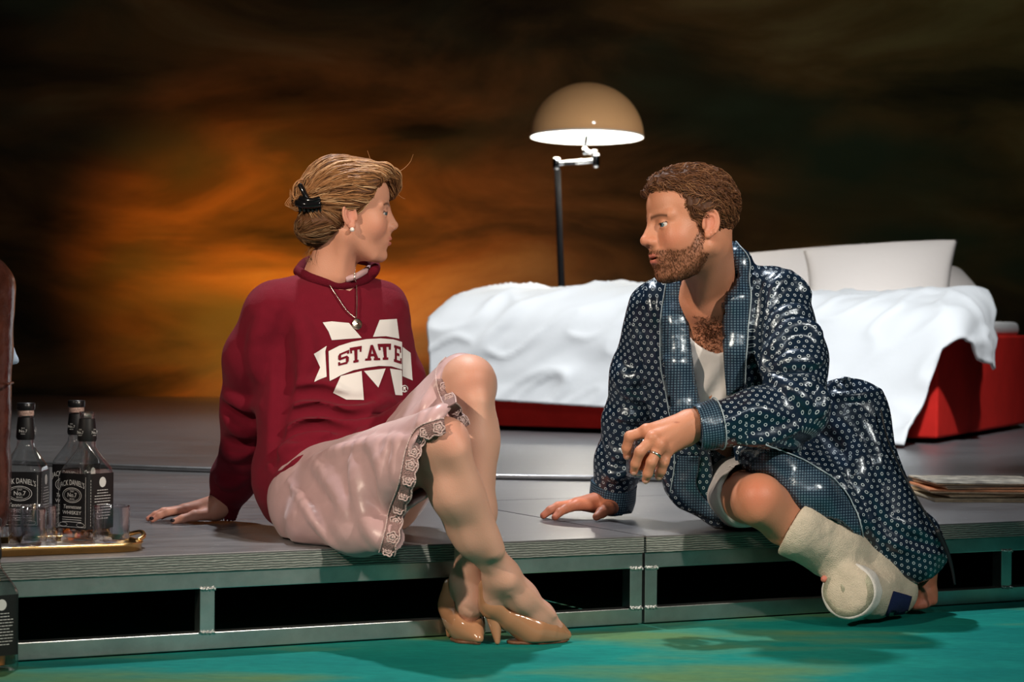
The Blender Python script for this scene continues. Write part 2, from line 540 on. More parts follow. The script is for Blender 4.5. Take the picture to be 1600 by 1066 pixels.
def floor_material():
    m = bpy.data.materials.new('teal_floor'); MATS['teal_floor'] = m
    nt, b = nodes_of(m)
    tc = N(nt, 'ShaderNodeTexCoord')
    mp = N(nt, 'ShaderNodeMapping'); mp.inputs['Scale'].default_value = (1.0, 2.2, 1.0)
    nt.links.new(tc.outputs['Object'], mp.inputs[0])
    n1 = N(nt, 'ShaderNodeTexNoise'); n1.inputs['Scale'].default_value = 1.5; n1.inputs['Detail'].default_value = 5
    nt.links.new(mp.outputs[0], n1.inputs['Vector'])
    r1 = N(nt, 'ShaderNodeValToRGB'); e = r1.color_ramp.elements
    e[0].position = 0.36; e[0].color = (0.003, 0.155, 0.140, 1)
    e[1].position = 0.66; e[1].color = (0.085, 0.185, 0.080, 1)
    x = e.new(0.5); x.color = (0.006, 0.195, 0.165, 1)
    nt.links.new(n1.outputs['Fac'], r1.inputs[0])
    n2 = N(nt, 'ShaderNodeTexNoise'); n2.inputs['Scale'].default_value = 24; n2.inputs['Detail'].default_value = 8; n2.inputs['Roughness'].default_value = 0.75
    nt.links.new(mp.outputs[0], n2.inputs['Vector'])
    mx = N(nt, 'ShaderNodeMix', data_type='RGBA', blend_type='OVERLAY'); mx.inputs[0].default_value = 0.45
    nt.links.new(r1.outputs[0], mx.inputs[6]); nt.links.new(n2.outputs['Fac'], mx.inputs[7])
    nt.links.new(mx.outputs[2], b.inputs['Base Color'])
    b.inputs['Roughness'].default_value = 0.8; b.inputs['Specular IOR Level'].default_value = 0.08
    bp = N(nt, 'ShaderNodeBump'); bp.inputs['Strength'].default_value = 0.25; bp.inputs['Distance'].default_value = 0.003
    nt.links.new(n2.outputs['Fac'], bp.inputs['Height']); nt.links.new(bp.outputs[0], b.inputs['Normal'])
floor_material()
def ply_material():
    m = bpy.data.materials.new('ply_edge'); MATS['ply'] = m
    nt, b = nodes_of(m)
    tc = N(nt, 'ShaderNodeTexCoord')
    wv = N(nt, 'ShaderNodeTexWave', wave_type='BANDS', bands_direction='Z'); wv.inputs['Scale'].default_value = 62
    wv.inputs['Distortion'].default_value = 3.5; wv.inputs['Detail'].default_value = 2; wv.inputs['Detail Scale'].default_value = 1.5
    mp = N(nt, 'ShaderNodeMapping'); mp.inputs['Scale'].default_value = (0.35, 0.35, 1)
    nt.links.new(tc.outputs['Object'], mp.inputs[0]); nt.links.new(mp.outputs[0], wv.inputs['Vector'])
    nz = N(nt, 'ShaderNodeTexNoise'); nz.inputs['Scale'].default_value = 90; nz.inputs['Detail'].default_value = 6; nz.inputs['Roughness'].default_value = 0.8
    mp2 = N(nt, 'ShaderNodeMapping'); mp2.inputs['Scale'].default_value = (0.5, 1, 2)
    nt.links.new(tc.outputs['Object'], mp2.inputs[0]); nt.links.new(mp2.outputs[0], nz.inputs['Vector'])
    mul = N(nt, 'ShaderNodeMath', operation='MULTIPLY'); nt.links.new(wv.outputs['Fac'], mul.inputs[0]); nt.links.new(nz.outputs['Fac'], mul.inputs[1])
    r1 = N(nt, 'ShaderNodeValToRGB'); r1.color_ramp.elements[0].position = 0.05; r1.color_ramp.elements[0].color = (0.07, 0.08, 0.075, 1)
    r1.color_ramp.elements[1].position = 0.62; r1.color_ramp.elements[1].color = (0.36, 0.40, 0.37, 1)
    nt.links.new(mul.outputs[0], r1.inputs[0]); nt.links.new(r1.outputs[0], b.inputs['Base Color'])
    b.inputs['Roughness'].default_value = 0.6
    bp = N(nt, 'ShaderNodeBump'); bp.inputs['Strength'].default_value = 0.6; bp.inputs['Distance'].default_value = 0.004
    nt.links.new(mul.outputs[0], bp.inputs['Height']); nt.links.new(bp.outputs[0], b.inputs['Normal'])
ply_material()
mat('aluminium', (0.52, 0.55, 0.55), rough=0.34, metal=1.0, var=0.18, vscale=9, bump=0.05, bscale=30)
mat('weld', (0.78, 0.80, 0.80), rough=0.3, metal=1.0, bump=0.6, bscale=260)
mat('black_void', (0.004, 0.004, 0.004), rough=0.95, spec=0.0)
mat('steel_trim', (0.45, 0.46, 0.48), rough=0.32, metal=0.9, var=0.15, vscale=12)

# ---- green floor in front
me = pymesh('floor', [(-9, -3, 0), (9, -3, 0), (9, 16, 0), (-9, 16, 0), (-9, -3, -0.1), (9, -3, -0.1), (9, 16, -0.1), (-9, 16, -0.1)],
            [(0, 1, 2, 3), (4, 7, 6, 5), (0, 4, 5, 1), (1, 5, 6, 2), (2, 6, 7, 3), (3, 7, 4, 0)])
tag(link('floor', me, 'teal_floor'), 'teal green floor in front of the stage deck', 'floor', kind='structure')
# ---- painted backdrop
WY = 13.3
me = bm_mesh('wall_back', (lambda b: (box_bm(b, (0, WY + 0.05, 2.75), (20, 0.1, 5.5)), b)[1])(bmesh.new()))
tag(link('wall_back', me, 'backdrop'), 'dark backdrop cloth painted with stormy rust brown clouds', 'wall', kind='structure')
# dark side and roof masking of the theatre
for nm, c, s in (('wall_left', (-9.2, 5, 2.75), (0.2, 17, 5.5)), ('wall_right', (9.2, 5, 2.75), (0.2, 17, 5.5)),
                 ('ceiling', (0, 5, 5.6), (18.6, 17, 0.2))):
    me = bm_mesh(nm, (lambda b: (box_bm(b, c, s), b)[1])(bmesh.new()))
    tag(link(nm, me, 'black_void'), 'black masking of the stage house', nm.split('_')[0], kind='structure')

# ---- modular decks along the front edge
E0 = on_z(0, 878, DECK); E1 = on_z(1600, 814, DECK)
U = (E1 - E0).normalized(); YAW = math.atan2(U.y, U.x)
Vv = Vector((-U.y, U.x, 0))
SEAM = E0 + U * ((on_z(1010, 839, DECK) - E0).dot(U) + 0.008)
def edgeY(px):
    """depth of the deck's front edge seen at column px"""
    lo, hi = -3.0, 3.0
    for _ in range(50):
        mid = (lo + hi) / 2
        if proj(SEAM + U * mid)[0] < px: lo = mid
        else: hi = mid
    return (SEAM + U * lo).y
PLY = 0.037; RAIL = 0.034
def bx(name, c, s, material, parent, bevel=0.0015):
    b = bmesh.new(); box_bm(b, c, s, bevel=bevel, seg=2)
    return link(name, bm_mesh(name, b), material, parent, world=False)
for k, (x0, x1, lab) in enumerate(((-2.0, -0.003, 'low aluminium framed stage deck under the seated woman and tray'),
                                   (0.003, 2.0, 'low aluminium framed stage deck under the seated man'))):
    t = empty('stage_deck', (SEAM.x, SEAM.y, 0), YAW)
    tag(t, lab, 'stage deck', 'decks forming the stage edge')
    xm = (x0 + x1) / 2; L = x1 - x0
    top = bx('plywood_edge', (xm, 0.5, DECK - PLY / 2 - 0.002), (L, 1.0, PLY - 0.004), 'ply', t)
    bx('deck_surface', (xm, 0.5, DECK - 0.002), (L, 1.0, 0.004), 'deck', t, bevel=0.001)
    for yy in (0.006 + RAIL / 2, 0.99 - RAIL / 2):
        bx('top_rail', (xm, yy, DECK - PLY - RAIL / 2), (L, RAIL, RAIL), 'aluminium', t)
        bx('bottom_rail', (xm, yy, 0.003 + RAIL / 2), (L, RAIL, RAIL), 'aluminium', t)
    for xe in (x0 + RAIL / 2, x1 - RAIL / 2):
        bx('side_rail', (xe, 0.5, DECK - PLY - RAIL / 2), (RAIL, 0.9, RAIL), 'aluminium', t)
    zb, zt = 0.003 + RAIL, DECK - PLY - RAIL
    for xp in (x0 + 0.016, xm, x1 - 0.016):
        p = bx('post', (xp, 0.006 + RAIL / 2, (zb + zt) / 2), (0.031, RAIL, zt - zb), 'aluminium', t)
        for zz in (zb, zt):
            n = 14; pts = [(xp - 0.016 + 0.032 * i / (n - 1), 0.005, zz + 0.0022 * math.sin(i * 1.9)) for i in range(n)]
            V, Q = tube_np(pts, [0.0028 + 0.0009 * (i % 2) for i in range(n)], 6)
            link('weld_bead', pymesh('weld', V, clean_quads(Q)), 'weld', p, True, world=False)
# added black panel standing in for the shade under the decks
b = bmesh.new()
box_bm(b, (0, 0.925, (DECK - PLY) / 2), (3.9, 0.02, DECK - PLY - 0.002))
o = link('trim_shade_panel', bm_mesh('trim', b), 'black_void'); o.location = (SEAM.x, SEAM.y, 0); o.rotation_euler = (0, 0, YAW)
tag(o, 'added black panel for the shade under the stage decks', 'shade panel', kind='structure')
# stage floor behind the front decks
def quadprism(name, pts, z0, z1, material):
    V = [(p[0], p[1], z1) for p in pts] + [(p[0], p[1], z0) for p in pts]
    n = len(pts)
    Fc = [tuple(range(n)), tuple(range(2 * n - 1, n - 1, -1))] + [(i, n + i, n + (i + 1) % n, (i + 1) % n) for i in range(n)]
    return pymesh(name, V, Fc)
A = SEAM + Vv * 1.003
pl = [A - U * 6.0, A + U * 7.0]
me = quadprism('floor_stage', [(pl[0].x, pl[0].y), (pl[1].x, pl[1].y), (9, 13.25), (-9, 13.25), ], DECK - 0.05, DECK, 'deck')
tag(link('floor_stage', me, 'deck'), 'scuffed dark grey stage floor behind the front decks', 'floor', kind='structure')
# decks left and right of the frame
for x0, x1 in ((-4.6, -2.006), (2.006, 4.6)):
    P4 = [SEAM + U * x0, SEAM + U * x1, SEAM + U * x1 + Vv * 1.0, SEAM + U * x0 + Vv * 1.0]
    me = quadprism('trim_deck', [(p.x, p.y) for p in P4], 0.0, DECK, 'deck')
    tag(link('trim_2' if x0 < 0 else 'trim_3', me, 'deck'), 'end deck of the stage beside the frame', 'stage deck', kind='structure')
# raised round platform carrying the bed, with a metal rim
RC = 4.4; RF = on_z(850, 751, DECK)
RCEN = Vector((RF.x + 0.35, RF.y + RC, 0)); DISC = 0.016
n = 160
V = []; Fq = []
for i in range(n):
    a = 2 * math.pi * i / n
    x, y = RCEN.x + RC * math.cos(a), min(RCEN.y + RC * math.sin(a), 13.22)
    V += [(x, y, DECK + DISC), (x, y, DECK)]
Fq = [tuple(2 * i for i in range(n)), tuple(2 * i + 1 for i in reversed(range(n)))] + [(2 * i, 2 * i + 1, 2 * ((i + 1) % n) + 1, 2 * ((i + 1) % n)) for i in range(n)]
disc = empty('round_platform', (RCEN.x, RCEN.y, DECK))
tag(disc, 'low round grey platform carrying the bed', 'platform')
link('platform_top', pymesh('disc', V, Fq), 'deck', disc)
pts = [(RCEN.x + (RC + 0.004) * math.cos(a), RCEN.y + (RC + 0.004) * math.sin(a), DECK + DISC * 0.55) for a in np.linspace(math.pi * 1.02, math.pi * 1.98, 120)]
V, Q = tube_np(pts, 0.0085, 8)
link('metal_rim', pymesh('rim', V, clean_quads(Q)), 'steel_trim', disc, True)
ZB = DECK + DISC

# ================================================================== bed
mat('red_fabric', (0.62, 0.022, 0.016), rough=0.75, var=0.12, vscale=6, bump=0.15, bscale=300, spec=0.15)
mat('mattress', (0.78, 0.76, 0.74), rough=0.85, bump=0.2, bscale=60)
mat('duvet', (0.80, 0.82, 0.84), rough=0.82, bump=0.25, bscale=9, sheen=0.1)
mat('pillow', (0.70, 0.63, 0.58), rough=0.85, bump=0.2, bscale=14)
mat('black_metal', (0.006, 0.006, 0.007), rough=0.6, spec=0.06)
mat('chrome', (0.75, 0.76, 0.78), rough=0.12, metal=1.0)

BC = on_z(1465, 694, ZB)
bu = Vector((-0.907, 0.422, 0)).normalized(); bv = Vector((-bu.y, bu.x, 0)) * -1
if bv.y < 0: bv = -bv
BL, BW = 2.10, 1.60
def bed(x, y, z): return BC + bu * x + bv * y + Vector((0, 0, z))
BR = np.array([list(bu), list(bv), [0, 0, 1]]).T        # columns: bed axes
BRm = Matrix(((bu.x, bv.x, 0), (bu.y, bv.y, 0), (0, 0, 1)))
bed_e = empty('bed', bed(BL / 2, BW / 2, 0))
tag(bed_e, 'low red upholstered bed behind the seated man', 'bed')
def bedbox(name, x0, x1, y0, y1, z0, z1, material, parent, bevel):
    b = bmesh.new()
    box_bm(b, bed((x0 + x1) / 2, (y0 + y1) / 2, (z0 + z1) / 2), (x1 - x0, y1 - y0, z1 - z0), R=BRm, bevel=bevel, seg=4)
    return link(name, bm_mesh(name, b), material, parent, True)
bedbox('plinth', 0.06, BL - 0.06, 0.06, BW - 0.06, 0.0, 0.022, 'black_metal', bed_e, 0.002)
bedbox('bed_base', 0, BL, 0, BW, 0.020, 0.415, 'red_fabric', bed_e, 0.015)
bedbox('mattress', 0.03, BL - 0.03, 0.03, BW - 0.03, 0.41, 0.475, 'mattress', bed_e, 0.03)

def duvet():
    """cloth sheet over the bed: s runs along the bed, t from the back over the top and down the front"""
    ns, nt_ = 170, 130
    def prof(w):
        # (y, z) across the bed; w = 1 where the duvet falls to the floor and spreads
        A_ = np.array([(1.66, 0.20), (1.66, 0.44), (1.55, 0.53), (1.2, 0.565), (0.8, 0.585), (0.4, 0.575), (0.1, 0.55), (-0.03, 0.49), (-0.075, 0.40), (-0.09, 0.25), (-0.10, 0.10)])
        B_ = np.array([(1.66, 0.20), (1.66, 0.44), (1.55, 0.53), (1.2, 0.56), (0.8, 0.57), (0.4, 0.565), (0.1, 0.54), (-0.05, 0.49), (-0.14, 0.36), (-0.25, 0.15), (-0.40, 0.013)])
        return spline(A_ * (1 - w) + B_ * w, nt_)
    V = np.zeros((ns, nt_, 3))
    for i in range(ns):
        u_ = i / (ns - 1)
        for_y = None
        xs_nom = 2.30 - 2.30 * u_
        w_ = min(1, max(0, (0.86 - xs_nom) / 0.30)); w_ = w_ * w_ * (3 - 2 * w_)
        pr_ = prof(w_)
        y = pr_[:, 0]; z = pr_[:, 1].copy()
        # right border depends on y: folded back behind, a corner flap near the front
        smin_ = np.interp(y, [-0.45, -0.28, -0.14, -0.05, 0.04, 0.25, 0.45, 0.7, 1.7], [0.03, 0.01, -0.05, -0.16, -0.28, -0.36, -0.12, 0.30, 0.45])
        smax_ = np.interp(y, [-0.45, -0.05, 0.2, 1.7], [2.13, 2.14, 2.34, 2.36])
        sarc = smax_ + (smin_ - smax_) * u_
        x = sarc.copy()
        # bend down over the foot end and over the head end
        over = np.maximum(sarc - 2.05, 0); ang = np.minimum(over / 0.11, math.pi / 2)
        x = np.where(over > 0, 2.05 + 0.11 * np.sin(ang) + 0.10 * np.maximum(over - 0.17, 0), x)
        z = z - np.where(over > 0, 0.11 * (1 - np.cos(ang)) + 0.95 * np.maximum(over - 0.17, 0), 0)
        ov2 = np.maximum(-0.01 - sarc, 0); an2 = np.minimum(ov2 / 0.09, math.pi / 2)
        x = np.where(ov2 > 0, -0.01 - 0.09 * np.sin(an2) - 0.25 * np.maximum(ov2 - 0.14, 0), x)
        z = z - np.where(ov2 > 0, 0.09 * (1 - np.cos(an2)) + 0.9 * np.maximum(ov2 - 0.14, 0), 0)
        # lower border of the front fall climbs to the left
        k = np.clip((0.42 - z) / 0.32, 0, 1) * (y < 0) * (1 - w_)
        z = z + k * 0.035 * np.clip((x - 1.0), 0, 1.2)
        V[i, :, 0] = x; V[i, :, 1] = y; V[i, :, 2] = np.maximum(z, 0.012)
    # folds along the surface normal
    du = np.gradient(V, axis=0); dv = np.gradient(V, axis=1)
    nrm = np.cross(du, dv); nrm /= np.linalg.norm(nrm, axis=2)[..., None] + 1e-9
    if nrm[ns // 2, 40, 2] < 0: nrm = -nrm
    q = V.reshape(-1, 3)
    drop = np.clip((0.50 - q[:, 2]) / 0.3, 0, 1)
    a = np.stack([q[:, 0] * 3.4 + q[:, 2] * 4.2, q[:, 1] * 3.0 + q[:, 0] * 0.8, q[:, 2] * 2.0 - q[:, 0] * 0.7], 1).astype(np.float32)
    h = vnoise(a * 0.8, 3) * 0.022 + (1 - np.abs(vnoise(a * 1.1 + 5.1, 5))) ** 5 * 0.020 + (1 - np.abs(vnoise(a * 2.4 + 2.0, 6))) ** 6 * 0.012 + vnoise(a * 4.7, 9) * 0.004
    h += 0.018 * (1 - drop)
    hem = np.clip(q[:, 2] / 0.06, 0.15, 1)
    q = q + nrm.reshape(-1, 3) * (h * hem)[:, None]
    q[:, 2] = np.maximum(q[:, 2], 0.010)
    W = q @ BR.T + np.array(tuple(BC))
    Qd = [(i * nt_ + j, i * nt_ + j + 1, (i + 1) * nt_ + j + 1, (i + 1) * nt_ + j) for i in range(ns - 1) for j in range(nt_ - 1)]
    o = link('duvet', npmesh('duvet', W, np.array(Qd)), 'duvet', None, True)
    md = o.modifiers.new('thick', 'SOLIDIFY'); md.thickness = 0.012; md.offset = 0
    tag(o, 'rumpled white duvet spread over the red bed and hanging to the floor', 'duvet')
duvet()
def pillow(name, corners, T, label, seed, n=40):
    c = [A3(p) for p in corners]      # top-left, top-right, bottom-right, bottom-left
    nrm = np.cross(c[1] - c[0], c[3] - c[0]); nrm /= np.linalg.norm(nrm)
    V = []; Q = []
    s = np.linspace(-1, 1, n)
    S, Tt = np.meshgrid(s, s, indexing='ij')
    a = (S + 1) / 2; b_ = (Tt + 1) / 2
    pin = 0.05
    aa = 0.5 + (a - 0.5) * (1 - pin * (1 - Tt ** 2)); bb = 0.5 + (b_ - 0.5) * (1 - pin * (1 - S ** 2))
    base = ((1 - aa) * (1 - bb))[..., None] * c[0] + (aa * (1 - bb))[..., None] * c[1] + (aa * bb)[..., None] * c[2] + ((1 - aa) * bb)[..., None] * c[3]
    th = T * np.maximum((1 - S ** 2) * (1 - Tt ** 2), 0) ** 0.5
    P = base.reshape(-1, 3).astype(np.float32) * 5.5
    wr = (vnoise(P, seed) * 0.5 + (1 - np.abs(vnoise(P * 1.7, seed + 1))) ** 3 * -0.8).reshape(n, n) * 0.055 * (1 - S ** 4) * (1 - Tt ** 4)
    top = base + (th + wr)[..., None] * nrm; bot = base - th[..., None] * nrm
    V = np.concatenate([top.reshape(-1, 3), bot.reshape(-1, 3)])
    for i in range(n - 1):
        for j in range(n - 1):
            k = i * n + j
            Q.append((k, k + n, k + n + 1, k + 1)); k2 = k + n * n
            Q.append((k2, k2 + 1, k2 + n + 1, k2 + n))
    me = pymesh(name, V, Q)
    bm = bmesh.new(); bm.from_mesh(me); bmesh.ops.remove_doubles(bm, verts=bm.verts, dist=1e-5); bmesh.ops.recalc_face_normals(bm, faces=bm.faces); bm.to_mesh(me); bm.free()
    o = link(name, me, 'pillow', None, True)
    tag(o, label, 'pillow', 'pillows on the bed')
pillow('pillow', [at(1255, 392, 9.55), at(1497, 374, 9.62), at(1482, 508, 9.25), at(1262, 500, 9.05)], 0.085,
       'large off-white pillow with a pointed upper corner, propped foremost on the bed', 11)
pillow('pillow', [at(1080, 405, 10.0), at(1352, 380, 10.1), at(1352, 500, 9.75), at(1085, 505, 9.65)], 0.075,
       'off-white pillow rising behind the man\'s shoulder, partly hidden', 21)
pillow('pillow', [at(1365, 428, 10.25), at(1500, 420, 10.3), at(1542, 466, 10.05), at(1420, 512, 9.8)], 0.09,
       'off-white pillow peeking out lowest and rightmost on the bed', 31)

# ================================================================== floor lamp
def lamp():
    Y = 10.55
    base = at(882, 640, Y); base.z = ZB
    t = empty('floor_lamp', base)
    tag(t, 'lit floor lamp with a cream dome shade on a black pole', 'floor lamp')
    P0 = at(870.5, 257, Y); Pm = at(877.5, 450, Y)
    lathe('lamp_foot', [(0, 0.0), (0.14, 0.0), (0.14, 0.014), (0.13, 0.02), (0.02, 0.03), (0, 0.03)], 'black_metal', t, 40, base)
    tube_obj('pole', [base + Vector((0, 0, 0.028)), Pm, P0], [0.016, 0.016, 0.0145], 'black_metal', t, 16)
    tube_obj('lower_sleeve', [base + Vector((0.016, 0, 0.03)), at(880.5, 452, Y)], 0.009, 'chrome', t, 10)
    J1 = at(869.5, 256, Y); J2 = at(931, 251, Y - 0.05)
    tube_obj('arm', [J1 + Vector((0.005, 0, 0)), J2], 0.0135, 'chrome', t, 14)
    def knuckle(p, r, h):
        lathe('joint', [(0, -h), (r * 0.8, -h), (r, -h * 0.7), (r, h * 0.7), (r * 0.8, h), (0, h)], 'chrome', t, 20, p)
    knuckle(J1, 0.019, 0.03); knuckle(J2, 0.018, 0.034)
    J3 = at(929, 241, Y - 0.05); J4 = at(914, 236, Y - 0.02); C = at(917, 214, Y)
    tube_obj('swivel', [J2, J3, at(921, 238.5, Y - 0.04), J4], 0.011, 'chrome', t, 12)
    knuckle(J3, 0.014, 0.02); knuckle(J4, 0.014, 0.018)
    tube_obj('stem', [J4, at(917, 205, Y), at(917, 168, Y)], 0.009, 'chrome', t, 12)
    m = bpy.data.materials.new('shade_acrylic'); MATS['shade'] = m
    nt, b = nodes_of(m)
    b.inputs['Base Color'].default_value = (0.90, 0.62, 0.38, 1); b.inputs['Roughness'].default_value = 0.07
    b.inputs['Specular IOR Level'].default_value = 0.6
    tr = N(nt, 'ShaderNodeBsdfTranslucent'); tr.inputs[0].default_value = (1.0, 0.72, 0.46, 1)
    mx = N(nt, 'ShaderNodeMixShader'); mx.inputs[0].default_value = 0.82
    nt.links.new(b.outputs[0], mx.inputs[1]); nt.links.new(tr.outputs[0], mx.inputs[2])
    nt.links.new(mx.outputs[0], nt.nodes['Material Output'].inputs[0])
    mat('shade_inside', (0.9, 0.9, 0.86), rough=0.5)
    R = 0.268; H = 0.255
    ax = Matrix.Rotation(math.radians(-2.6), 3, 'X')
    pr = [(R * math.cos(a), H * math.sin(a)) for a in np.linspace(0, math.pi / 2, 26)]
    pr[-1] = (0.0, H)
    sh = lathe('lamp_shade', pr, 'shade', t, 72, C, axis=ax)
    pi_ = [((R - 0.006) * math.cos(a), (H - 0.006) * math.sin(a)) for a in np.linspace(0, math.pi / 2, 26)]; pi_[-1] = (0, H - 0.006)
    lathe('inner_lining', pi_, 'shade_inside', sh, 72, C, axis=ax)
    lathe('rim', [(R - 0.006, 0.0), (R - 0.004, -0.004), (R, -0.004), (R + 0.002, 0.0), (R, 0.004)], 'shade_inside', sh, 72, C, axis=ax)
    mat('bulb', (1, 1, 0.95), emit=(1.0, 0.93, 0.82), estr=2.5)
    bp = C + Vector((0, 0, 0.12))
    lathe('bulb', [(0.001, -0.055)] + [(0.033 * math.cos(a), 0.033 * math.sin(a) - 0.02) for a in np.linspace(-1.4, 0.9, 10)] + [(0.016, 0.03), (0.016, 0.06), (0, 0.06)], 'bulb', t, 24, bp)
    l = bpy.data.lights.new('lamp_light', 'POINT'); l.energy = 36.0; l.color = (1.0, 0.93, 0.82); l.shadow_soft_size = 0.035
    lo = bpy.data.objects.new('lamp_light', l); COL.objects.link(lo); lo.parent = t
    lo.location = bp - base + Vector((0, 0, -0.06))
lamp()

# ================================================================== bottles, tumblers, tray
def clear_glass(name, tintc, refl=1.0):
    m = bpy.data.materials.new(name); MATS[name] = m
    m.use_nodes = True; nt = m.node_tree; nt.nodes.remove(nt.nodes['Principled BSDF'])
    tr = N(nt, 'ShaderNodeBsdfTransparent'); tr.inputs[0].default_value = (*tintc, 1)
    gl = N(nt, 'ShaderNodeBsdfGlossy'); gl.inputs['Roughness'].default_value = 0.04
    fr = N(nt, 'ShaderNodeLayerWeight'); fr.inputs[0].default_value = 0.33
    ad = N(nt, 'ShaderNodeMath', operation='MULTIPLY_ADD'); ad.inputs[1].default_value = 0.8 * refl; ad.inputs[2].default_value = 0.06
    nt.links.new(fr.outputs['Facing'], ad.inputs[0])
    mx = N(nt, 'ShaderNodeMixShader'); nt.links.new(ad.outputs[0], mx.inputs[0])
    nt.links.new(tr.outputs[0], mx.inputs[1]); nt.links.new(gl.outputs[0], mx.inputs[2])
    nt.links.new(mx.outputs[0], nt.nodes['Material Output'].inputs[0])
clear_glass('bottle_glass', (0.93, 0.95, 0.945)); clear_glass('tumbler_glass', (0.955, 0.95, 0.975), 1.25)
mat('thick_glass', (0.95, 0.93, 1.0), rough=0.03, trans=1.0, ior=1.5)
mat('whiskey', (0.80, 0.26, 0.05), rough=0.0, trans=1.0, ior=1.36)
mat('label_black', (0.008, 0.008, 0.009), rough=0.45)
mat('label_print', (0.72, 0.72, 0.70), rough=0.6)
mat('cap_black', (0.01, 0.01, 0.011), rough=0.3)
mat('cork_band', (0.45, 0.30, 0.25), rough=0.5, var=0.4, vscale=200)
def sq(p):
    return lambda z, a: (abs(math.cos(a)) ** p + abs(math.sin(a)) ** p) ** (-1.0 / p)
def body_p(z):
    if z < 0.145: return 7.0
    if z > 0.20: return 2.0
    t = (z - 0.145) / 0.055
    return 7.0 + (2.0 - 7.0) * t ** 0.6
def sqz(z, a): return sq(body_p(z))(z, a)
BH = 0.0415
PROF = [(0.0, 0.005), (0.030, 0.003), (0.038, 0.0), (BH, 0.006), (BH, 0.030), (BH, 0.07), (BH, 0.11), (BH, 0.142), (BH * 0.985, 0.149), (BH * 0.92, 0.156),
        (0.030, 0.171), (0.0215, 0.186), (0.0178, 0.194), (0.0172, 0.206), (0.0185, 0.212), (0.0172, 0.235), (0.0152, 0.252), (0.0148, 0.258), (0.016, 0.260), (0.016, 0.268), (0.0115, 0.268), (0.0115, 0.258)]
def dense(prof, z0=0.006, z1=0.142): return prof
def side_print(me, h, yaw, cx=0.0, cz=0.0, rollz=0.0, arch=0.0, sx=1.0, sz=1.0):
    """put a flat XY mesh upright on a bottle face at distance h, facing -y then turned by yaw"""
    co = np.empty(len(me.vertices) * 3, np.float32); me.vertices.foreach_get('co', co); co = co.reshape(-1, 3)
    x = co[:, 0] * sx; y = co[:, 1] * sz - arch * (co[:, 0] * sx) ** 2
    c, s = math.cos(rollz), math.sin(rollz); x, y = c * x - s * y, s * x + c * y
    out = np.stack([x + cx, np.full_like(x, -h), y + cz], 1)
    c, s = math.cos(yaw), math.sin(yaw)
    out = np.stack([c * out[:, 0] - s * out[:, 1], s * out[:, 0] + c * out[:, 1], out[:, 2]], 1).astype(np.float32)
    me.vertices.foreach_set('co', out.ravel()); me.update()
    return me
def flat(polys):
    V = []; Fc = []
    for p in polys:
        k = len(V); V += [(x, y, 0) for x, y in p]; Fc.append(tuple(range(k, k + len(p))))
    return pymesh('flat', V, Fc)
def ringpoly(rx, ry, w, n=40):
    out = []
    for i in range(n):
        a, b = 2 * math.pi * i / n, 2 * math.pi * (i + 1) / n
        out.append([(rx * math.cos(a), ry * math.sin(a)), (rx * math.cos(b), ry * math.sin(b)),
                    ((rx - w) * math.cos(b), (ry - w) * math.sin(b)), ((rx - w) * math.cos(a), (ry - w) * math.sin(a))])
    return out
def rectp(x0, x1, y0, y1): return [(x0, y0), (x1, y0), (x1, y1), (x0, y1)]
